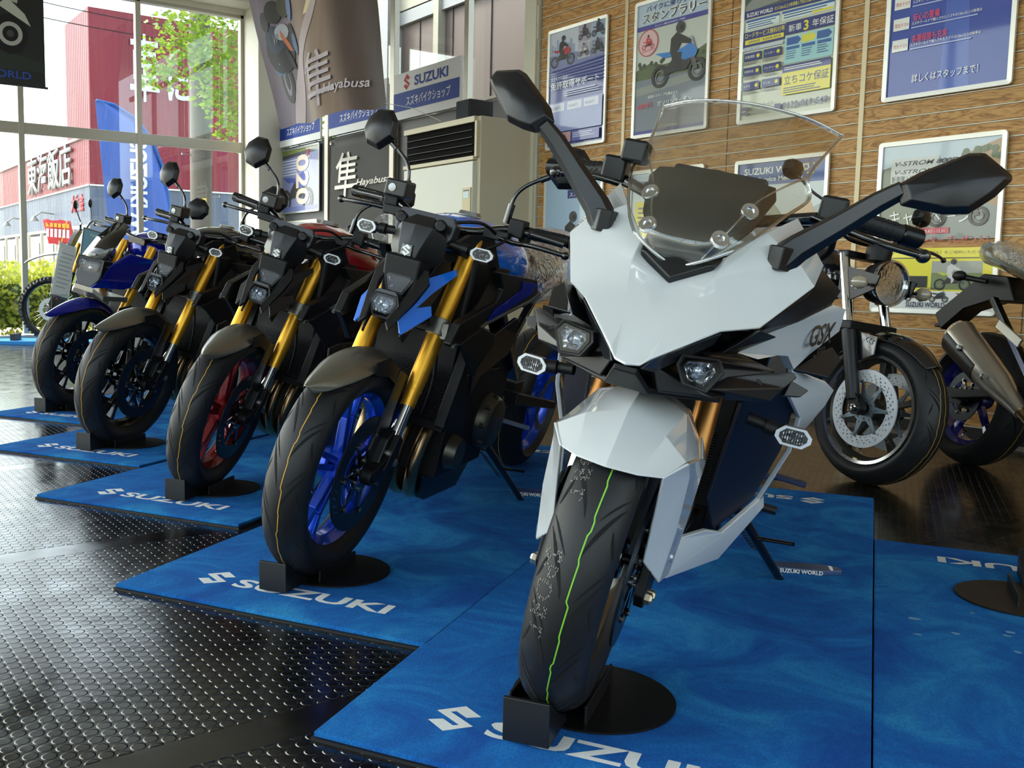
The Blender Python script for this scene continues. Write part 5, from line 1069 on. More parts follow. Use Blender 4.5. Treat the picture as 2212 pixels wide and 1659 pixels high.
# controls
for s in(-1,1):
    grip(W,I4,(-.36,s*.255,1.078),(-.42,s*.40,1.066),.0195)
    build('handlebar',G().tube([(-.30,s*.1,1.03),(-.33,s*.2,1.06),(-.37,s*.27,1.078)],.013,12),GBK,W)
    build('switch_box',G().box((-.34,s*.235,1.082),(.055,.055,.06)),PBK,W,bevel=.008)
lever(W,I4,spline([(-.28,-.2,1.05),(-.265,-.26,1.055),(-.25,-.31,1.05),(-.25,-.345,1.047)]),'brake_lever',.014);lever(W,I4,spline([(-.29,.2,1.06),(-.27,.28,1.045),(-.25,.35,1.032),(-.25,.418,1.026)]),'clutch_lever',.014)
build('brake_reservoir',G().box((-.30,-.19,1.125),(.06,.055,.05)),PBK,W,bevel=.008)
hoses(W,I4,[spline([(-.30,.15,1.05),(-.24,.12,1.03),(-.2,.06,1.0)]),spline([(-.3,-.15,1.06),(-.22,-.1,1.04),(-.18,-.04,1.0)]),spline([(-.33,.2,1.06),(-.29,.24,1.05),(-.33,.25,1.0),(-.4,.2,.95)])],r=.007)
# body behind
rings=[]
for x,w_,zt,zb in ((-.36,.08,1.04,.9),(-.44,.14,1.07,.88),(-.56,.18,1.08,.86),(-.7,.19,1.06,.85),(-.84,.15,1.0,.84),(-.92,.09,.93,.84)): rings.append([(x,w_*a,zb+(zt-zb)*b) for a,b in ((-.75,0),(-1,.25),(-1,.55),(-.82,.86),(-.35,1),(0,1.02),(.35,1),(.82,.86),(1,.55),(1,.25),(.75,0),(0,-.05))])
build('fuel_tank',G().loft(rings),WHT,W,smooth=180,sub=1)
engine(W,-.66);g=G()
for k in range(50): t=k/49;g.box((-.33-.09*t,0,.42+.30*t),(.016,.27,.0025))
build('radiator',g,pm('radiator_fin','232427',.4,.6),W,smooth=20);g=G()
g.box((-.39,0,.56),(.03,.31,.36));build('radiator_frame',g,PBD,W,bevel=.004)
for y in (-.05,.05): build('exhaust_pipe',G().tube(spline([(-.42,y+.05,.46),(-.32,y+.06,.40),(-.24,y+.05,.31),(-.30,y,.2),(-.5,0,.16),(-.75,-.02,.16)]),.021,14),EXH,W,smooth=60)
g=G().plate([(-.30,.11,.26),(-.6,.12,.18),(-.9,.1,.2),(-.9,.1,.3),(-.4,.14,.36)],.22,(0,1,0));build('belly_pan',g,PBD,W,bevel=.006)
g=G()
for s in(-1,1): g.bar((-.34,s*.05,.93),(-.66,s*.14,.84),.03,.06,(0,1,0));g.bar((-.66,s*.14,.84),(-1.1,s*.12,.45),.04,.09,(0,1,0));g.bar((-1.05,s*.1,.8),(-1.7,s*.06,.95),.022,.03,(0,1,0))
build('frame',g,GBK,W,bevel=.005)
for s in(-1,1):
    g=G();g.box((-1.0,s*.31,.375),(.035,.09,.014));g.bar((-.98,s*.2,.36),(-1.0,s*.28,.372),.02,.014,(0,0,1));build('footpeg',g,pm('peg_dark','1c2a50',.35,.4),W,bevel=.003)
    build('heel_plate',G().plate([(-.9,s*.2,.46),(-1.0,s*.2,.46),(-1.06,s*.19,.36),(-1.0,s*.2,.3),(-.9,s*.2,.33)],.01,(0,s,0)),STL,W,bevel=.002)
build('shift_rubber',G().tube([(-.86,.24,.31),(-.86,.30,.31)],.012,12),RUB,W)
kickstand(W,(-.88,.19,.29),(-1.04,.36,.08),(-1.14,.44,.012))
rings=[]
for x,w_,z in ((-.93,.09,.88),(-1.05,.13,.885),(-1.2,.15,.89),(-1.35,.13,.94),(-1.45,.12,1.02),(-1.65,.09,1.05)): rings.append([(x,w_*a,z+.045*b) for a,b in ((-1,-.6),(-1,.3),(-.7,1),(0,1.1),(.7,1),(1,.3),(1,-.6),(0,-.9))])
build('seat',G().loft(rings),SEAT,W,smooth=60,sub=1)
rings=[]
for x,w_,z in ((-1.1,.14,.82),(-1.5,.11,.93),(-1.75,.07,1.02),(-1.88,.04,1.06)): rings.append([(x,w_*a,z+.05*b) for a,b in ((-1,-.6),(-1,.6),(0,1),(1,.6),(1,-.6),(0,-.9))])
build('tail_cowl',G().loft(rings),WHT,W,smooth=30)
rear_end(W,GBK)
chock(P_W,2,'black wheel stand under the front tyre of the white motorcycle',1.05)

# ---------------------------------------------------------------- dark blue motorcycle with square headlight
P_E=(-6.238,1.541);E=empty('motorcycle',pose(P_E,1.9,12.8,1.07),'dark blue motorcycle with square headlight and black tinted screen, far end of the row','motorcycle');StE=steer(0)
front_wheel(E,StE,BLKG,None)
FE=lambda z:-.155-(z-.515)*.469
for s in(-1,1):
    g=G();g.tube([(FE(1.0),s*.105,1.0),(FE(.6),s*.105,.6),(FE(.54),s*.105,.54)],[.0275,.0275,.024],20);f=build('fork_tube',g,GOLD,E,smooth=50);part(f,'gold fork tube')
    g=G();g.tube([(FE(.54),s*.105,.54),(FE(.38),s*.105,.38)],.02,14);g.bar((FE(.42),s*.105,.42),(0,s*.1,.325),.04,.05,(0,1,0));build('fork_bottom',g,PBD,E,bevel=.004)
rows=[]
for k in range(13):
    t=k/12;a=rad(40+t*90);R=.35+.05*max(0,1-t*2.6)**2;hw=.012+.062*min(1,(t*2.6)**.6);rows.append([((R-.03*abs(q)**2.2*(1+t))*math.cos(a),q*hw,.325+(R-.03*abs(q)**2.2*(1+t))*math.sin(a)) for q in [-1+.25*j for j in range(9)]])
o=build('front_fender',G().grid(rows),DKBL,E,smooth=180,solid=.003,sub=1);part(o,'dark blue front fender')
pts=[(.012,-.078,.90),(.012,.078,.90),(.022,.082,.86),(.012,.064,.785),(.012,-.064,.785),(.022,-.082,.86)]
lamp_unit(E,I4,[Vector(p) for p in pts],(1,0,.06),.05)
sv=[(.03,0,.915),(.0,.085,.905),(-.10,.085,1.02),(-.2,.06,1.11),(-.215,0,1.125),(-.09,0,1.03)]
v,f=sym(sv,[(0,1,2,5),(5,2,3,4)]);o=build('flyscreen',G().add(v,f),pm('smoked_screen','16140f',.1,coat=1),E,smooth=50,solid=.004,weld=True)
a=Art();a.text('SUZUKI',-.035,0,.014,'dfe0e0',.03,w=.07);build('lettering',a.g,a.mats,o,M=T(.026,0,.925)@Matrix.Rotation(rad(90),4,'Z')@Matrix.Rotation(rad(52),4,'X')@T(0,0,.004),fixn=False)
cw=[(.05,.06,.743),(.02,.09,.80),(-.03,.10,.88),(-.157,.134,.965),(-.29,.19,.945),(-.42,.2,.93),(-.40,.2,.82),(-.25,.19,.80),(-.144,.148,.752)]
a_,b_=pair('side_cowl',E,G().plate(cw,.03,(.45,1,.1)),DKBL,bevel=.008)
build('nose_panel',G().plate([(.03,.09,.79),(.045,.055,.745),(.045,-.055,.745),(.03,-.09,.79),(.0,-.1,.88),(.0,.1,.88)],.08,(1,0,0)),PBK,E,bevel=.01)
build('chin',G().plate([(.04,.07,.745),(.0,.12,.71),(-.2,.13,.70),(-.2,-.13,.70),(.0,-.12,.71),(.04,-.07,.745)],.03,(0,0,1)),GMET,E,bevel=.004)
bars(E,StE,{})
rings=[]
for x,w_,zt,zb in ((-.36,.08,1.04,.9),(-.44,.14,1.07,.88),(-.56,.19,1.08,.86),(-.7,.2,1.06,.85),(-.84,.15,1.0,.84),(-.92,.09,.93,.84)): rings.append([(x,w_*a,zb+(zt-zb)*b) for a,b in ((-.75,0),(-1,.25),(-1,.55),(-.82,.86),(-.35,1),(0,1.02),(.35,1),(.82,.86),(1,.55),(1,.25),(.75,0),(0,-.05))])
build('fuel_tank',G().loft(rings),DKBL,E,smooth=180,sub=1);engine(E)
g=G()
for k in range(34): t=k/33;g.box((-.315-.115*t,0,.43+.28*t),(.02,.31,.0035))
build('radiator',g,pm('radiator_fin','232427',.4,.6),E,smooth=20)
g=G()
for s in(-1,1): g.bar((-.34,s*.04,.93),(-.62,s*.13,.84),.03,.06,(0,1,0));g.bar((-.62,s*.13,.84),(-1.1,s*.11,.52),.03,.07,(0,1,0));g.bar((-1.05,s*.1,.8),(-1.7,s*.06,.95),.022,.03,(0,1,0))
build('frame',g,GBK,E,bevel=.005)
for y in (-.105,-.035,.035,.105): build('exhaust_pipe',G().tube(spline([(-.44,y,.46),(-.36,y,.40),(-.33,y*.95,.30),(-.38,y*.8,.2),(-.52,y*.5,.16),(-.72,y*.3,.15)]),.0215,12),EXH,E,smooth=60)
rings=[]
for x,w_,z in ((-.93,.09,.90),(-1.05,.13,.905),(-1.2,.15,.91),(-1.45,.12,1.0),(-1.75,.07,1.04)): rings.append([(x,w_*a,z+.045*b) for a,b in ((-1,-.6),(-1,.3),(-.7,1),(0,1.1),(.7,1),(1,.3),(1,-.6),(0,-.9))])
build('seat',G().loft(rings),SEAT,E,smooth=60,sub=1);rear_end(E,BLKG)
chock(P_E,2,'black wheel stand at the far end of the row, under the dark blue motorcycle',1.07)

# ---------------------------------------------------------------- motorcycle with round headlight by the wooden wall
S=empty('motorcycle',pose((-2.337,3.945),0,8,1.0,head=-12,z=0.0),'black motorcycle with chrome round headlight and silver discs against the wooden wall','motorcycle')
GUN=pm('rim_gunmetal','5c5a56',.3,.8);RLIP=pm('rim_lip','cfcfcc',.12,.95)
front_wheel(S,I4,GUN,None,dm=DISC2,style=1,carrier=pm('carrier_silver','9fb0bd',.3,.8),two=True,W=.15)
for s in(-1,1): build('rim_lip',G().lathe([(.222,s*.044),(.240,s*.052),(.240,s*.066),(.226,s*.064)],64,'y',(0,0,.325),closed=True),RLIP,S,smooth=40)
FS=lambda z:-.03-(z-.36)*.30
for s in(-1,1):
    g=G();g.tube([(FS(.66),s*.115,.66),(FS(.62),s*.115,.62),(FS(.36),s*.115,.36)],[.03,.031,.028],20);g.lathe([(.012,-.02),(.03,-.02),(.03,.02),(.012,.02)],20,'y',(-.0,s*.115,.325),closed=True);g.bar((FS(.38),s*.115,.38),(0,s*.115,.325),.05,.03,(0,1,0));f=build('fork_leg',g,PBK,S,smooth=45)
    build('fork_tube',G().tube([(FS(1.0),s*.105,1.0),(FS(.66),s*.115,.66)],.0215,20),CHR,f)
    build('axle_nut',G().lathe([(.016,s*.02),(.016,s*.03),(.01,s*.033),(.01,s*.028),(0,s*.028)],16,'y',(0,s*.115,.325)),CHR,f)
    build('headlight_bracket',G().plate([(FS(.93)-.02,s*.115,.95),(.0,s*.112,.90),(-.02,s*.112,.84),(FS(.8),s*.118,.78),(FS(.8)-.05,s*.118,.80)],.008,(0,s,0)),PBK,S,bevel=.002)
    build('turn_signal',G().lathe([(0,.035),(.018,.03),(.028,.01),(.03,-.01),(.022,-.03),(.0,-.035)],24,'x',(-.03,s*.19,.86)),pm('amber_clear','a89c88',.15,coat=1),S,smooth=60)
    build('signal_stem',G().tube([(-.05,s*.12,.86),(-.04,s*.175,.86)],.008,8),GBK,S)
rows=[]
for k in range(13):
    t=k/12;a=rad(38+t*95);hw=.05+.03*min(1,t*3);rows.append([((.345-.03*abs(q)**2.2*(1+t*.8))*math.cos(a),q*hw,.325+(.345-.03*abs(q)**2.2*(1+t*.8))*math.sin(a)) for q in [-1+.25*j for j in range(9)]])
build('front_fender',G().grid(rows),GBK,S,smooth=180,solid=.003,sub=1)
o=build('fender_side',G().plate([(.02,-.092,.64),(-.1,-.098,.66),(-.14,-.1,.58),(-.05,-.098,.53),(.02,-.095,.56)],.008,(0,-1,0)),GBK,S,bevel=.003);a=Art();a.text('ABS',0,0,.022,'c9ccd0',.02,shear=.3);build('lettering',a.g,a.mats,o,M=T(-.05,-.101,.62)@Matrix.Rotation(PI/2,4,'X')@Matrix.Rotation(rad(-20),4,'Z'),fixn=False)
g=G().lathe([(0,-.10),(.05,-.095),(.085,-.05),(.098,0),(.1,.03)],40,'x',(-.075,0,.882));h=build('headlight',g,PBK,S,smooth=60)
build('headlight_rim',G().lathe([(.092,.025),(.101,.025),(.104,.032),(.1,.045),(.092,.045),(.09,.04)],48,'x',(-.075,0,.882),closed=True),CHR,h,smooth=60)
build('reflector',G().lathe([(.02,-.055),(.05,-.035),(.075,-.005),(.09,.032)],40,'x',(-.075,0,.882)),CHREF,h,smooth=60,fixn=False)
build('bulb_shield',G().sphere((-.075,0,.882),.018,14,8),CHR,h,smooth=60)
g=G()
for k in range(-4,5): g.box((.026,k*.018,.882),(.002,.004,2*math.sqrt(max(.0001,.085**2-(k*.018)**2))*.55))
build('lens',G().lathe([(0,.046),(.05,.044),(.091,.036)],40,'x',(-.075,0,.882)),LENS,h,smooth=60)
g=G().tube(spline([(-.24,-.38,1.08),(-.21,-.2,1.1),(-.19,-.1,1.06),(-.19,.1,1.06),(-.21,.2,1.1),(-.24,.38,1.08)]),.0125,12);build('handlebar',g,GBK,S,smooth=50)
for s in(-1,1):
    grip(S,I4,(-.23,s*.26,1.09),(-.27,s*.40,1.075));build('switch_box',G().box((-.21,s*.22,1.095),(.05,.05,.05)),PBD,S,bevel=.006)
    lever(S,I4,spline([(-.17,s*.19,1.08),(-.13,s*.27,1.07),(-.12,s*.34,1.06),(-.15,s*.42,1.05)]),'lever')
    e=(-.30,-.40,1.33) if s<0 else (-.29,.40,1.25);g=G().tube(spline([(-.19,s*.2,1.11),(-.17,s*.24,1.17),(-.24,s*.33,(e[2]+1.15)/2),Vector(e)]),.006,8);build('mirror_stem',g,GBK,S,smooth=60)
    c=Vector(e);pts=[c+Vector((-.01*a,.066*a,.045*b)) for a,b in ((-1,-.2),(-.8,.7),(-.2,1),(.6,.9),(1,.2),(.8,-.7),(.1,-1),(-.7,-.8))];mirror_head(S,pts[::-1],(.03,0,.004),I4)
g=G();g.lathe([(0,.03),(.05,.03),(.055,.0),(.05,-.04),(0,-.05)],24,'z',(-.13,.0,1.02));build('speedometer',g,PBD,S,smooth=50)
g=G();g.box((-.12,0,.68),(.06,.28,.04));build('triple_clamp',g,DKM,S,bevel=.006);build('top_clamp',G().box((-.22,0,1.0),(.06,.24,.03)),DKM,S,bevel=.006)
rings=[]
for x,w_,zt,zb in ((-.32,.1,1.0,.82),(-.42,.14,1.06,.8),(-.56,.17,1.07,.8),(-.72,.16,1.03,.8),(-.86,.1,.93,.8)): rings.append([(x,w_*a,zb+(zt-zb)*b) for a,b in ((-.75,0),(-1,.25),(-1,.55),(-.82,.86),(-.35,1),(0,1.02),(.35,1),(.82,.86),(1,.55),(1,.25),(.75,0),(0,-.05))])
build('fuel_tank',G().loft(rings),pm('tank_dark','22262b',.15,.3,coat=1),S,smooth=180,sub=1);engine(S,-.62)
g=G()
for s in(-1,1): g.bar((-.3,s*.06,.9),(-.9,s*.12,.75),.03,.05,(0,1,0));g.bar((-.9,s*.12,.75),(-1.0,s*.12,.4),.03,.05,(0,1,0))
build('frame',g,GBK,S,bevel=.005)
rings=[]
for x,w_,z in ((-.86,.08,.86),(-1.0,.13,.87),(-1.3,.13,.9),(-1.55,.08,.95)): rings.append([(x,w_*a,z+.05*b) for a,b in ((-1,-.6),(-1,.3),(-.7,1),(0,1.1),(.7,1),(1,.3),(1,-.6),(0,-.9))])
build('seat',G().loft(rings),SEAT,S,smooth=60,sub=1);rear_end(S,GUN,-1.5);kickstand(S,(-.8,.14,.28),(-.9,.25,.08),(-.95,.29,.012))

# ---------------------------------------------------------------- rear of a motorcycle with blue wheel at the right
Rr=empty('motorcycle',pose((-2.342,4.808),0,8,1.0,head=-29,z=0.0),'motorcycle at the right edge with dark blue rear wheel and silver muffler','motorcycle')
DBR=pm('rim_navy','101a78',.25,.4,coat=.8)
tyre('rear_tire',Rr,T(0,0,.325),.325,.19,.24,'c99a3a');rim('rear_rim',Rr,T(0,0,.325),DBR,.24,.13,5,1,'dark blue wheel rim');brake_disc(Rr,T(0,0,.325),-.08,None,.12,.08,nm='rear_brake_disc')
tyre('front_tire',Rr,T(1.5,0,.325),.325,.13,.24,'c99a3a');rim('front_rim',Rr,T(1.5,0,.325),DBR,.24,.09,5,1)
d=Vector((.62,0,-.36)).normalized();a0=Vector((-.02,-.17,.62));L=[(0,.055,.075),(.03,.07,.09),(.12,.068,.085),(.3,.062,.078),(.42,.055,.068),(.5,.045,.05),(.62,.03,.032)]
rings=[]
up=d.cross(Vector((0,1,0)))
for t,w_,h_ in L: c=a0+d*t;rings.append([c+Vector((0,1,0))*w_*math.cos(q)+up*h_*math.sin(q) for q in [2*PI*i/20 for i in range(20)]])
m=build('muffler',G().loft(rings[1:]),pm('muffler_titanium','c0b8aa',.3,.85),Rr,smooth=50);build('muffler_cap',G().loft([rings[0],rings[1]]),CHR,m,smooth=50)
build('muffler_guard',G().loft([[p+(p-(a0+d*L[k][0]))*.06 if (p-(a0+d*L[k][0])).dot(up)<.02 else p-(p-(a0+d*L[k][0]))*.04 for p in rings[k]] for k in (1,2,3)]),PBK,m,smooth=50)
for t in (.17,.40): c=a0+d*t+Vector((0,-.07,.015));build('muffler_bolt',G().lathe([(.014,0),(.014,-.008),(.008,-.01)],12,'y',tuple(c)),STL,m,smooth=30)
build('exhaust_pipe',G().tube([a0+d*.58,a0+d*.75,a0+d*.95+Vector((0,.1,0))],[.026,.024,.024],16),EXH,Rr,smooth=50)
g=G();g.plate([(-.33,.05,.64),(-.40,.05,.72),(-.10,.06,.93),(.05,.08,.92),(.12,.09,.80),(-.02,.07,.80),(-.18,.05,.75)],.1,(0,1,0));build('plate_hanger',g,PBD,Rr,bevel=.008)
g=G();g.bar((-.33,.02,.68),(-.42,.02,.66),.09,.015,(0,0,1));build('reflector_bracket',g,PBD,Rr)
c=Vector((-.06,-.10,.90));g=G().sphere((-.14,-.13,.905),.03,16,10,sc=(1.5,.8,.85));o=build('turn_signal',g,PBD,Rr,smooth=60);build('signal_stem',G().tube([(-.12,-.12,.90),(0,-.08,.885)],[.014,.012],10),PBD,Rr)
rings=[]
for x,w_,z in ((-.20,.03,1.05),(-.05,.08,1.03),(.15,.12,.97),(.4,.15,.90),(.7,.14,.84)): rings.append([(x,w_*a,z+.055*b) for a,b in ((-1,-.9),(-1.05,.2),(-.7,.9),(0,1.0),(.7,.9),(1.05,.2),(1,-.9),(0,-1.3))])
build('tail_cowl',G().loft(rings),pm('tail_grey','5e6660',.2,.7,coat=1),Rr,smooth=50,sub=1)
rings=[[(x-.02,y*1.05,z+.035) for x,y,z in r] for r in rings];build('plastic_wrap',G().loft(rings[1:]),clear('plastic_wrap','ffffff',.08,2.2,.12,bump=1.0),Rr,smooth=180,sub=1)
g=G();g.bar((0,-.12,.325),(.6,-.1,.42),.035,.06,(0,1,0),w2=.05,h2=.09);g.bar((0,.12,.325),(.6,.1,.42),.035,.06,(0,1,0),w2=.05,h2=.09);build('swingarm',g,PBD,Rr,bevel=.006)
g=G();g.plate([(.06,-.12,.36),(-.10,-.12,.36),(-.11,-.12,.29),(.04,-.12,.28)],.02,(0,-1,0));build('chain_adjuster',g,PBD,Rr,bevel=.004)
g=G();g.bar((.45,-.19,.60),(.30,-.20,.68),.04,.01,(0,1,0));build('footpeg_hanger',g,pm('bracket_silver','c2c0b8',.3,.8),Rr,bevel=.002);g=G();g.bar((.1,-.1,.8),(.55,-.16,.42),.03,.03,(0,1,0));g.bar((.3,.1,.8),(.9,.1,.8),.05,.05,(0,0,1));g.bar((.9,0,.85),(1.3,0,.95),.06,.08,(0,0,1));g.bar((1.32,0,.95),(1.5,0,.33),.05,.24,(0,1,0));build('frame',g,GBK,Rr,bevel=.004)
engine(Rr,.95);build('fuel_tank',G().sphere((1.0,0,.98),.2,20,12,sc=(1.3,.9,.6)),PBK,Rr,smooth=60)

# ---------------------------------------------------------------- off-road motorcycle by the window
D=empty('motorcycle',pose((-12.0,2.80),0,6,1.0,head=-123,z=.05),'off-road motorcycle with knobbly wheel and long black front fender in front of the window','motorcycle')
RK=.38
tyre('front_tire',D,T(0,0,RK),RK,.1,RK*.86,knob=True)
g=G().lathe([(.326,-.02),(.326,.02),(.312,.016),(.305,0),(.312,-.016)],64,'y',closed=True);g.lathe([(.02,-.04),(.035,-.03),(.035,.03),(.02,.04)],20,'y',closed=True);r=build('front_rim',g,BLKG,D,M=T(0,0,RK),smooth=40)
g=G()
for i in range(32):
    a=2*PI*i/32;b=a+(.35 if i%2 else -.35);g.tube([(.035*math.cos(b),.028*(1 if i%4<2 else -1),.035*math.sin(b)),(.308*math.cos(a),0,.308*math.sin(a))],.0016,5)
build('spokes',g,CHR,r);brake_disc(D,T(0,0,RK),.05,DISC2,.14,.09,carrier=ALC)
for s in(-1,1):
    g=G();g.tube([(-.06-.0,s*.09,RK),(-.25,s*.09,.82)],[.03,.03],14);g.bar((-.02,s*.09,RK),(-.11,s*.095,.58),.02,.07,(0,1,0));o=build('fork_leg',g,PBD,D,smooth=50);build('fork_tube',G().tube([(-.25,s*.09,.82),(-.40,s*.09,1.18)],.024,14),GOLD,D)
build('fork_guard',G().plate([(.0,.115,.46),(-.04,.115,.36),(-.1,.115,.40),(-.2,.115,.70),(-.12,.115,.72)],.01,(0,1,0)),PBK,D,bevel=.003);build('reflector',G().box((0,0,0),(.03,.006,.08)),pm('reflector_orange','e2581a',.3),D,M=T(-.09,.122,.55)@Matrix.Rotation(rad(20),4,'Y'))
fr=[(.30,.005,.93),(.22,.035,.985),(.05,.06,1.045),(-.12,.07,1.06),(-.26,.07,1.05)];rows=[[(x,-w_,z-.02),(x,-w_*.6,z),(x,0,z+.012),(x,w_*.6,z),(x,w_,z-.02)] for x,w_,z in fr];build('front_fender',G().grid(rows),GBK,D,smooth=50,solid=.006,sub=1)
build('headlight_cowl',G().loft([[(x+a*.02,w_*b,z) for a,b in ((1,-.6),(1.6,0),(1,.6),(-2,1),(-2,-1))] for x,w_,z in ((-.20,.06,1.04),(-.26,.09,1.15),(-.33,.1,1.28),(-.38,.07,1.34))]),PBK,D,smooth=30,bevel=.004)
g=G().tube(spline([(-.52,.38,1.40),(-.47,.2,1.42),(-.42,.08,1.32),(-.42,-.08,1.32),(-.47,-.2,1.42),(-.52,-.38,1.40)]),.012,10);build('handlebar',g,GBK,D,smooth=50)
for s in(-1,1): 
    build('mirror_stem',G().tube([(-.47,s*.2,1.42),(-.44,s*.26,1.58)],.006,8),GBK,D);build('mirror',G().sphere((-.44,s*.27,1.63),.05,14,9,sc=(.5,1,1.1)),PBK,D,smooth=60)
rings=[[(x,w_*a,z+h_*b) for a,b in ((-1,-.5),(-1,.5),(0,1),(1,.5),(1,-.5),(0,-1))] for x,w_,z,h_ in ((-.45,.07,1.1,.1),(-.6,.13,1.08,.12),(-.85,.1,1.05,.09),(-1.3,.08,1.1,.05),(-1.7,.06,1.14,.04))];build('seat_and_tank',G().loft(rings),PBK,D,smooth=50)
g=G();g.bar((-.4,0,1.1),(-.62,0,.4),.05,.06,(0,1,0));g.bar((-.42,0,1.1),(-1.1,0,.85),.05,.06,(0,1,0));g.bar((-1.1,0,.85),(-1.05,0,.45),.05,.06,(0,1,0));g.bar((-1.05,0,.45),(-1.62,0,RK),.05,.08,(0,1,0));g.box((-.8,0,.55),(.4,.2,.4));build('frame',g,DKM,D,bevel=.006)
tyre('rear_tire',D,T(-1.62,0,.35),.35,.13,.26,knob=True);g=G().lathe([(.268,-.03),(.268,.03),(.25,.02),(.25,-.02)],48,'y',closed=True)
for i in range(16): a=2*PI*i/16;g.tube([(.03*math.cos(a+.3),0,.03*math.sin(a+.3)),(.255*math.cos(a),0,.255*math.sin(a))],.002,5)
build('rear_rim',g,BLKG,D,M=T(-1.62,0,.35),smooth=40)
o=empty('display_mat',rotz(-12.05,3.1,0,rad(57)),'thin bright blue mat under the off-road motorcycle','mat');build('pad',G().box((-.5,0,.024),(3.0,.7,.048)),pm('mat_cyan','2a8fe0',.7,noise=.2,nscale=6),o,smooth=20,bevel=.006)
o=empty('wheel_chock',rotz(-12.28,2.42,.048,rad(57)),'small black wheel block by the off-road front wheel','wheel stand');build('wheel_bracket',G().box((0,0,.04),(.06,.2,.08)),pm('stand_box','0d0f12',.4),o,bevel=.004)
# acrylic price stand and poster stand near the window
o=empty('info_stand',T(-11.35,2.72,0),'white information sheet on clear acrylic stand beside the off-road wheel','sign')
FZ=Matrix.Rotation(rad(103),4,'Z');A=T(0,0,.60)@FZ@Matrix.Rotation(rad(80),4,'X')@Matrix.Rotation(rad(-16),4,'Z')
build('sheet',G().box((0,.31,0),(.2,.62,.004)),pm('paper_white','e8ecee',.4,coat=.6),o,M=A,bevel=.002);a=Art();[a.rect(-.07,.1+.05*i,.05+.02*(i%3),.112+.05*i,'a9b4bb') for i in range(9)];build('print',a.g,a.mats,o,M=A@T(0,0,.0024),fixn=False)
build('acrylic_back',G().box((0,.31,-.008),(.22,.66,.006)),clear('acrylic','eef6f8',0,1.2,.05),o,M=A);build('acrylic_foot',G().box((0,0,.31),(.2,.005,.62)),clear('acrylic','eef6f8',0,1.2,.05),o,M=FZ);build('foot_plate',G().box((0,0,.004),(.24,.2,.008)),clear('acrylic','eef6f8',0,1.2,.05),o,M=FZ)
o=empty('poster_stand',T(-10.45,2.84,0),'dark teal poster of a rider with GSX lettering behind the dark blue motorcycle','sign')
A=T(0,0,.55)@Matrix.Rotation(rad(-0),4,'Z')@Matrix.Rotation(rad(80),4,'X')
A=T(0,0,.72)@FZ@Matrix.Rotation(rad(80),4,'X')@Matrix.Rotation(rad(-14),4,'Z')
build('board',G().box((0,.3,0),(.36,.64,.02)),pm('board_dark','1f2c38',.35,coat=.5),o,M=A,bevel=.003);a=Art();a.rect(-.165,.2,.165,.60,'3f8a9e');a.rect(-.165,.2,.165,.3,'2a3f4a');a.bike(.02,.26,.06,'1f2a33','12181e');a.text('GSX-8T',-.1,.54,.03,'cfe2e6',.02,w=.22);[a.rect(-.11,.02+.03*i,.09-.04*(i%2),.03+.03*i,'b9c6cc') for i in range(5)];build('print',a.g,a.mats,o,M=A@T(0,0,.0102),fixn=False)
g=G();g.tube([(0,0,0.01),(0,0,.75)],.012,8);g.box((0,0,.005),(.3,.3,.01));build('pole',g,ALC,o)
kick_foot((-.60,0) if False else tuple((MW@Vector((-1.155,.445,0)))[:2]),'blue grey kickstand pad marked SUZUKI WORLD under the white motorcycle stand')
MB=pose(P_B,1.74,13.09,1.003);kick_foot(tuple((MB@Vector((-1.24,.30,0)))[:2]),'blue grey kickstand pad under the stand of the blue tank motorcycle')
chock((-1.16,2.86),180,'black wheel stand cut off by the right edge of the photo')
# clear plastic over the seat of the blue motorcycle
root=[o for o in bpy.data.objects if o.name=='motorcycle'][0]
rings=[]
for x,w_,z,h_ in ((-.93,.10,.90,.08),(-1.05,.17,.90,.12),(-1.25,.19,.90,.14),(-1.5,.17,.95,.14),(-1.75,.12,1.0,.1),(-1.92,.06,1.03,.05)): rings.append([(x+random.uniform(-.01,.01),w_*math.cos(q)*random.uniform(.93,1.07),z+h_*math.sin(q)*random.uniform(.93,1.07)) for q in [2*PI*i/14 for i in range(14)]])
build('seat_wrap',G().loft(rings),clear('plastic_wrap','ffffff',.08,2.2,.12,bump=1.0),root,smooth=180,sub=1)
# touring motorcycle half hidden against the partition
t_=empty('motorcycle',pose((-6.48,3.98),0,8,1.0,head=-18,z=0.0),'pale motorcycle with clear screen and silver plastic wrap behind the blue naked one','motorcycle')
front_wheel(t_,I4,BLKG,None)
rings=[[(x,w_*a,z+h_*b) for a,b in ((-1,-.6),(-1,.5),(-.5,1),(.5,1),(1,.5),(1,-.6),(.4,-1),(-.4,-1))] for x,w_,z,h_ in ((.10,.08,.88,.06),(-.02,.16,.92,.12),(-.2,.22,.95,.16),(-.45,.2,.95,.16),(-.8,.18,.92,.14),(-1.2,.13,.9,.08),(-1.7,.08,.98,.06))];build('fairing',G().loft(rings),pm('wrapped_silver','a9adb0',.25,.5,coat=1),t_,smooth=60,sub=1)
v,f=sym([(-.05,0,1.06),(-.12,.14,1.08),(-.26,.19,1.22),(-.4,.12,1.38),(-.4,0,1.42),(-.2,0,1.24)],[(0,1,2,5),(5,2,3,4)]);build('windscreen',G().add(v,f),clear('plastic_wrap2','f2f4f6',.06,1.6,.12,bump=.5),t_,smooth=60,solid=.004,weld=True,sub=2)
for s in(-1,1):
    build('mirror_stem',G().tube([(-.1,s*.2,1.05),(-.12,s*.3,1.16)],.008,8),GBK,t_);build('mirror',G().sphere((-.12,s*.34,1.2),.055,14,9,sc=(.5,1.1,.8)),PBK,t_,smooth=60)
    build('fork_tube',G().tube([(0,s*.1,.33),(-.3,s*.1,.95)],.025,12),PBD,t_)
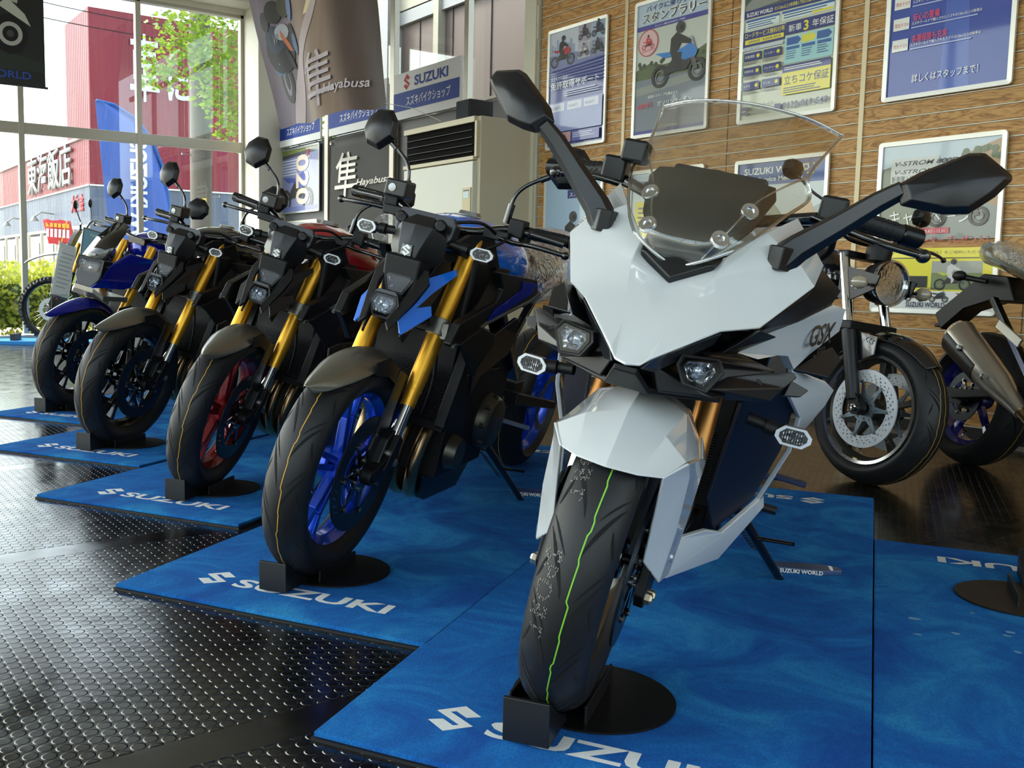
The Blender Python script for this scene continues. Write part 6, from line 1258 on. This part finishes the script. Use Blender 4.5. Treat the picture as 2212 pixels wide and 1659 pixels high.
build('seat',G().sphere((-1.1,0,.95),.16,18,10,sc=(2.4,.9,.5)),SEAT,t_,smooth=60);engine(t_);rear_end(t_,BLKG,-1.55)
# ---------------------------------------------------------------- outside
struct('ground',G().box((-20,2,-.13),(160,160,.1)),pm('asphalt_pale','9d9a93',.9,noise=.12,nscale=.8),smooth=10)
RED=corrugated('red_cladding','82142a','741224');REDL=corrugated('red_cladding_sunlit_side','7e1c2e','803840',axis=0);GRY=corrugated('grey_cladding','525d70','626e82',.16);GRYL=corrugated('grey_cladding_side','525d70','626e82',.16,axis=0)  # side red is a paler copy, its sunlit wash put into the colour
o=empty('building',T(-32,8.7,0),'red corrugated building with grey lower band and metal sign letters across the road','building')
def ob(name,c,d,m,**k): g=G().box((c[0]+32,c[1]-8.7,c[2]),d);return build(name,g,m,o,smooth=20,**k)
ob('red_wall',(-41.0,17.7,4.45),(18,18,1.6+.0),RED) if False else None
g=G();x0,x1,y0,y1=0,-22,0,22
def shell(name,x0,x1,y0,y1,z0,z1,ma,mb):
    g=G();v=[(x0,y0,z0),(x0,y1,z0),(x1,y1,z0),(x1,y0,z0),(x0,y0,z1),(x0,y1,z1),(x1,y1,z1),(x1,y0,z1)]
    g.add(v,[(0,1,5,4)],0);g.add(v,[(3,0,4,7),(1,2,6,5),(2,3,7,6),(4,5,6,7)],1);return build(name,g,[ma,mb],o,smooth=10)
shell('red_wall',0,-22,0,22,3.68,5.25,RED,REDL);shell('tall_red_wall',-.25,-3.2,.12,22,5.25,9.35,RED,REDL);shell('grey_wall',0.02,-22,-.02,22,0,3.68,GRY,GRYL)
build('roof_trim',G().box((-11,-.04,5.27),(22,.1,.08)).box((.04,11,3.68),(.06,22,.05)).box((-11,-.04,3.68),(22,.06,.05)),pm('trim_pale','d9d6d0',.5),o,smooth=10)
a=Art();a.text('東海飯店',0,0,1.15,matt('c9cbc8'),.012,w=6.6);a.g.v=[(x,y,0) for x,y,z in a.g.v]
build('sign_letter',a.g,pm('sign_metal','aeb2b0',.45,.5),o,M=Matrix(((1,0,0,-8.6),(0,0,-1,-.12),(0,1,0,3.95),(0,0,0,1))),fixn=False,solid=.07,smooth=20)
a=Art();a.text('車',.0,0,1.75,matt('cfd8e0'),.025,w=1.0);a.text('に',1.25,.0,.8,matt('cfd8e0'),.03,w=.75);build('painted_letter',a.g,a.mats,o,M=Matrix(((0,0,1,-.22),(1,0,0,1.38),(0,1,0,6.75),(0,0,0,1))),fixn=False,smooth=10)
a=Art();a.text('大宴会',0,0,.42,matt('b33038'),.04,w=1.6);build('red_letter',a.g,a.mats,o,M=Matrix(((1,0,0,-2.2),(0,0,-1,-.05),(0,1,0,2.95),(0,0,0,1))),fixn=False,solid=.05,smooth=10)
g=G().box((-10,-.08,2.35),(20,.12,.1));g.box((-10,-.12,1.1),(20,.1,2.2),mi=1)
for x in np.arange(-1.5,-20,-2.2): g.box((x,-.2,1.15),(.12,.1,2.3),mi=0);g.box((x-1.1,-.18,1.2),(1.2,.04,1.5),mi=2)
build('shopfront',g,[pm('shop_cream','cfc9b8',.6),pm('shop_beige','b9b0a0',.7),pm('shop_window','6a7075',.2,coat=.5)],o,smooth=20)
for x in (-4.6,-9.5): build('wall_lamp',G().tube([(x,-.05,2.95),(x,-.5,3.0),(x-.1,-.7,2.85)],.03,8).lathe([(.03,.1),(.16,-.08),(.17,-.1)],14,'z',(x-.12,-.72,2.78)),pm('lamp_grey','8a8a86',.5),o)
# feather flag
o=empty('feather_flag',T(-17,5.4,0),'tall blue feather flag with mirrored SUZUKI lettering outside the window','flag')
def outline():
    L=[(-.65,3.80),(-.35,3.76),(.05,3.55),(.32,3.2),(.48,2.8),(.58,2.3),(.64,1.6),(.66,.5)]
    return L
L=outline();rows=[]
for i in range(29):
    t=i/28*(len(L)-1);k=min(int(t),len(L)-2);f=t-k;yr=L[k][0]*(1-f)+L[k+1][0]*f;z=L[k][1]*(1-f)+L[k+1][1]*f
    yl=-.66+.28*(3.8-z)/3.3;rows.append([(.05*math.sin(6*u+z*1.4)*u,yl+(yr-yl)*u,z) for u in [j/12 for j in range(13)]])
FL=pm('flag_blue','4c6cc0',.7);build('cloth',G().grid(rows),FL,o,smooth=180,solid=.004)
g=G();g.tube([(0,y+.015,z) for y,z in L],.028,8);build('flag_edge',g,pm('flag_edge_blue','1d5cab',.6),o)
build('flag_pole',G().tube([(0,.68,0),(0,.68,.6),(0,.66,1.6)],.025,8),ALU,o);build('flag_base',G().lathe([(0,.05),(.3,.05),(.3,0)],20,'z',(0,.68,0)),DKM,o)
a=Art();a.text('SUZUKI WORLD',0,0,.30,matt('e9ebee'),.03,mirror=False);wv=[(x,y) for x,y,z in a.g.v]
a.g.v=[(.075,.10-y*1.0+.09,3.2-x*.86) for x,y in wv];build('lettering',a.g,a.mats,o,fixn=False,smooth=10)
# utility pole
o=empty('utility_pole',T(-20,7.8,0),'grey concrete utility pole with yellow number tag outside the window','pole')
build('shaft',G().lathe([(.24,0),(.215,9)],24,'z'),pm('concrete_pole','665e54',.8,noise=.15,nscale=6),o,smooth=60)
g=G()
for z in (1.9,2.35,2.75,3.9): g.lathe([(.222,z),(.226,z+.012),(.222,z+.024)],20,'z')
build('band',g,STL,o);build('number_tag',G().box((.235,-.02,2.3),(.01,.09,.36)),pm('tag_yellow','e2bd4a',.5),o,bevel=.01)
a=Art();a.text('3-2291',0,0,.045,matt('3a3020'),.02,rot=-PI/2);build('tag_number',a.g,a.mats,o,M=Matrix(((0,0,1,.2405),(1,0,0,-.04),(0,1,0,2.44),(0,0,0,1))),fixn=False)
for z,s in ((2.1,-1),(2.55,1),(3.4,-1),(3.8,1)): build('step_bolt',G().tube([(0,s*.2,z),(0,s*.42,z)],.012,6).lathe([(.02,0),(.02,.02)],8,'y',(0,s*.42-.01,z)),STL,o)
# street tree
o=empty('tree',T(-18.6,9.0,0),'leafy green street tree behind the utility pole, filling the upper window panes','tree')
LEAF=NT('leaf_green');LEAF.b.inputs['Roughness'].default_value=.5;nn=LEAF.noise(LEAF.tc.outputs['Object'],2.5,4);LEAF.col(LEAF.ramp(nn,[(.3,'3f5a20'),(.5,'6c8a2c'),(.7,'a8b440')]))
LEAF.b.inputs['Transmission Weight'].default_value=0;LEAF.b.inputs['Subsurface Weight'].default_value=0
def leafy(t,c):
    tr=t.n.new('ShaderNodeBsdfTranslucent');tr.inputs['Color'].default_value=lin(c);mx=t.n.new('ShaderNodeMixShader');mx.inputs[0].default_value=.45;t.l.new(t.b.outputs[0],mx.inputs[1]);t.l.new(tr.outputs[0],mx.inputs[2]);t.l.new(mx.outputs[0],t.n['Material Output'].inputs[0])
leafy(LEAF,'8aa82c')
build('trunk',G().tube(spline([(0,.3,0),(.05,.35,1.8),(.1,.1,3.0),(-.1,-.2,4.2),(0,-.3,5.6)]),[.17]*6+[.15]*6+[.11]*6+[.06]*7,14),pm('bark','5a4a3a',.85,noise=.2,nscale=12),o,smooth=60)
g=G();rng=random.Random(3)
cl=[(0,-.4,5.2,1.25),(0,.7,5.3,1.3),(.3,-1.0,5.4,.75),(0,.3,4.3,.95),(.2,1.1,4.3,.9),(.2,.9,3.5,.55),(.3,-.8,4.5,.55),(.1,2.2,4.9,1.2),(.2,.75,3.05,.3),(.1,-.2,6.2,1.2),(.3,1.9,3.6,.6)]
cl=[(0,y-9.0,z,R) for y,z,R in ((6.75,5.25,.75),(7.5,5.1,.95),(8.3,4.8,1.05),(8.6,3.95,.8),(7.95,4.2,.6),(7.2,5.95,.9),(8.45,3.4,.42),(9.6,4.6,1.0),(8.5,5.9,1.2),(7.75,3.72,.22),(8.3,3.05,.2),(6.35,4.75,.4))]
for cx,cy,cz,R in cl:
    for k in range(int(620*R*R)):
        u=Vector((rng.gauss(0,1),rng.gauss(0,1),rng.gauss(0,1))).normalized()*R*(rng.random()**.4);p=Vector((cx,cy,cz))+Vector((u.x*.8,u.y,u.z))
        n=Vector((rng.gauss(.3,1),rng.gauss(-.2,1),rng.gauss(.5,1))).normalized();r=n.cross(Vector((0,.1,1))).normalized();q=n.cross(r);s=rng.uniform(.05,.1)
        g.add([p,p+r*s*.8+q*s*.7,p+q*s*1.05,p-r*s*.8+q*s*.7],[(0,1,2),(0,2,3)])
f_=build('foliage',g,LEAF.m,o,smooth=10,fixn=False);f_['kind']='stuff'
# hedge
o=empty('hedge',T(-14.3,3.2,0),'clipped yellow green hedge just outside the window','hedge')
HL=NT('hedge_leaf');leafy(HL,'d6d850');HL.b.inputs['Roughness'].default_value=.55;nn=HL.noise(HL.tc.outputs['Object'],5,4);HL.col(HL.ramp(nn,[(.3,'7c9430'),(.5,'b4bd48'),(.7,'e2dc6c')]))
g=G()
for k in range(11000):
    p=Vector((rng.uniform(-.35,.35),rng.uniform(-2.6,2.4),rng.uniform(.1,.95)+.12*math.sin(rng.random()*9)));n=Vector((rng.gauss(.8,.8),rng.gauss(0,1),rng.gauss(.4,1))).normalized();r=n.cross(Vector((0,.1,1))).normalized();q=n.cross(r);s=rng.uniform(.022,.045)
    g.add([p,p+r*s+q*s,p+q*s*2,p-r*s+q*s],[(0,1,2),(0,2,3)])
f_=build('foliage',g,HL.m,o,smooth=10,fixn=False);f_['kind']='stuff';build('hedge_core',G().box((0,-.1,.4),(.3,4.6,.6)),pm('hedge_inner','56662a',.9),o)
# nobori banner and pole
o=empty('banner_flag',Matrix.Translation((-24,5.75,.55))@Matrix.Scale(.62,4),'small red and yellow shop banner on slanted yellow pole across the road','flag')
rows=[[(0.04*math.sin(j*1.3),-.55+.17*j+.05*i,2.5-.23*i+.03*math.sin(j*2)) for j in range(7)] for i in range(5)]
build('cloth',G().grid(rows),pm('banner_red','d3343a',.6),o,smooth=180,solid=.006);a=Art();[a.rect(.08+.15*i,.28,.18+.15*i,.6,matt('e9dfe2')) for i in range(6)];[a.rect(.06+.15*i,.66,.17+.15*i,.82,matt('f0b43a')) for i in range(6)]
build('print',a.g,a.mats,o,M=Matrix(((0,0,1,.06),(1,.1,0,-.55),(0,1,0,1.58),(0,0,0,1))),fixn=False)
build('pole',G().tube([(0,-.75,-.89),(0,.1,1.6),(0,.35,2.5)],.03,8),pm('pole_yellow','e0a63a',.5),o)
# overhead wires
for i,(z0,z1) in enumerate(((7.6,7.2),(7.2,6.9))): 
    o=build('overhead_wire',G().tube(spline([(-25,3,z0),(-25,7,(z0+z1)/2-.1),(-25,12,z1)]),.012,5),DKM,None);tag(o,('upper' if i==0 else 'lower')+' thin black overhead wire crossing the sky','wire')
# neighbour beyond the partition
o=empty('neighbour_building',T(-9,7.9,0),'neighbouring building with brown textured panels seen above the partition','building')
BR=pm('brown_panel','655650',.6,noise=.12,nscale=60);g=G().box((-1.0,.05,2.8),(4.6,.1,5.6));build('panel_wall',g,BR,o,smooth=20)
g=G()
for x in (-2.75,-1.95,-1.1,-.35,.5): g.box((x,-.005,2.5),(.012,.02,5))
build('panel_joint',g,pm('joint_dark','3c3434',.7),o,smooth=20)
g=G().box((-1,-.04,4.62),(4.6,.06,.2));g.box((-1,-.03,5.35),(4.6,.08,1.3),mi=1);g.box((-3.35,-.1,2.8),(.22,.3,5.6),mi=0);g.box((-2.2,-.06,2.5),(.12,.12,5),mi=1);g.box((-.1,-.06,2.5),(.14,.12,5),mi=1);build('steel_band',g,[pm('band_grey','8f9090',.5),pm('upper_cream','a39e8c',.6)],o,smooth=20)
o=empty('rear_building',T(-19.5,11.3,0),'cream building with pale blue white wall behind the shop','building');build('upper_wall',G().box((0,0,7.3),(7,.2,3.6)),pm('upper_cream','a39e8c',.6),o,smooth=20);build('lower_wall',G().box((0,.05,2.75),(7,.1,5.5)),pm('pale_blue_wall','c6dbe6',.5),o,smooth=20)
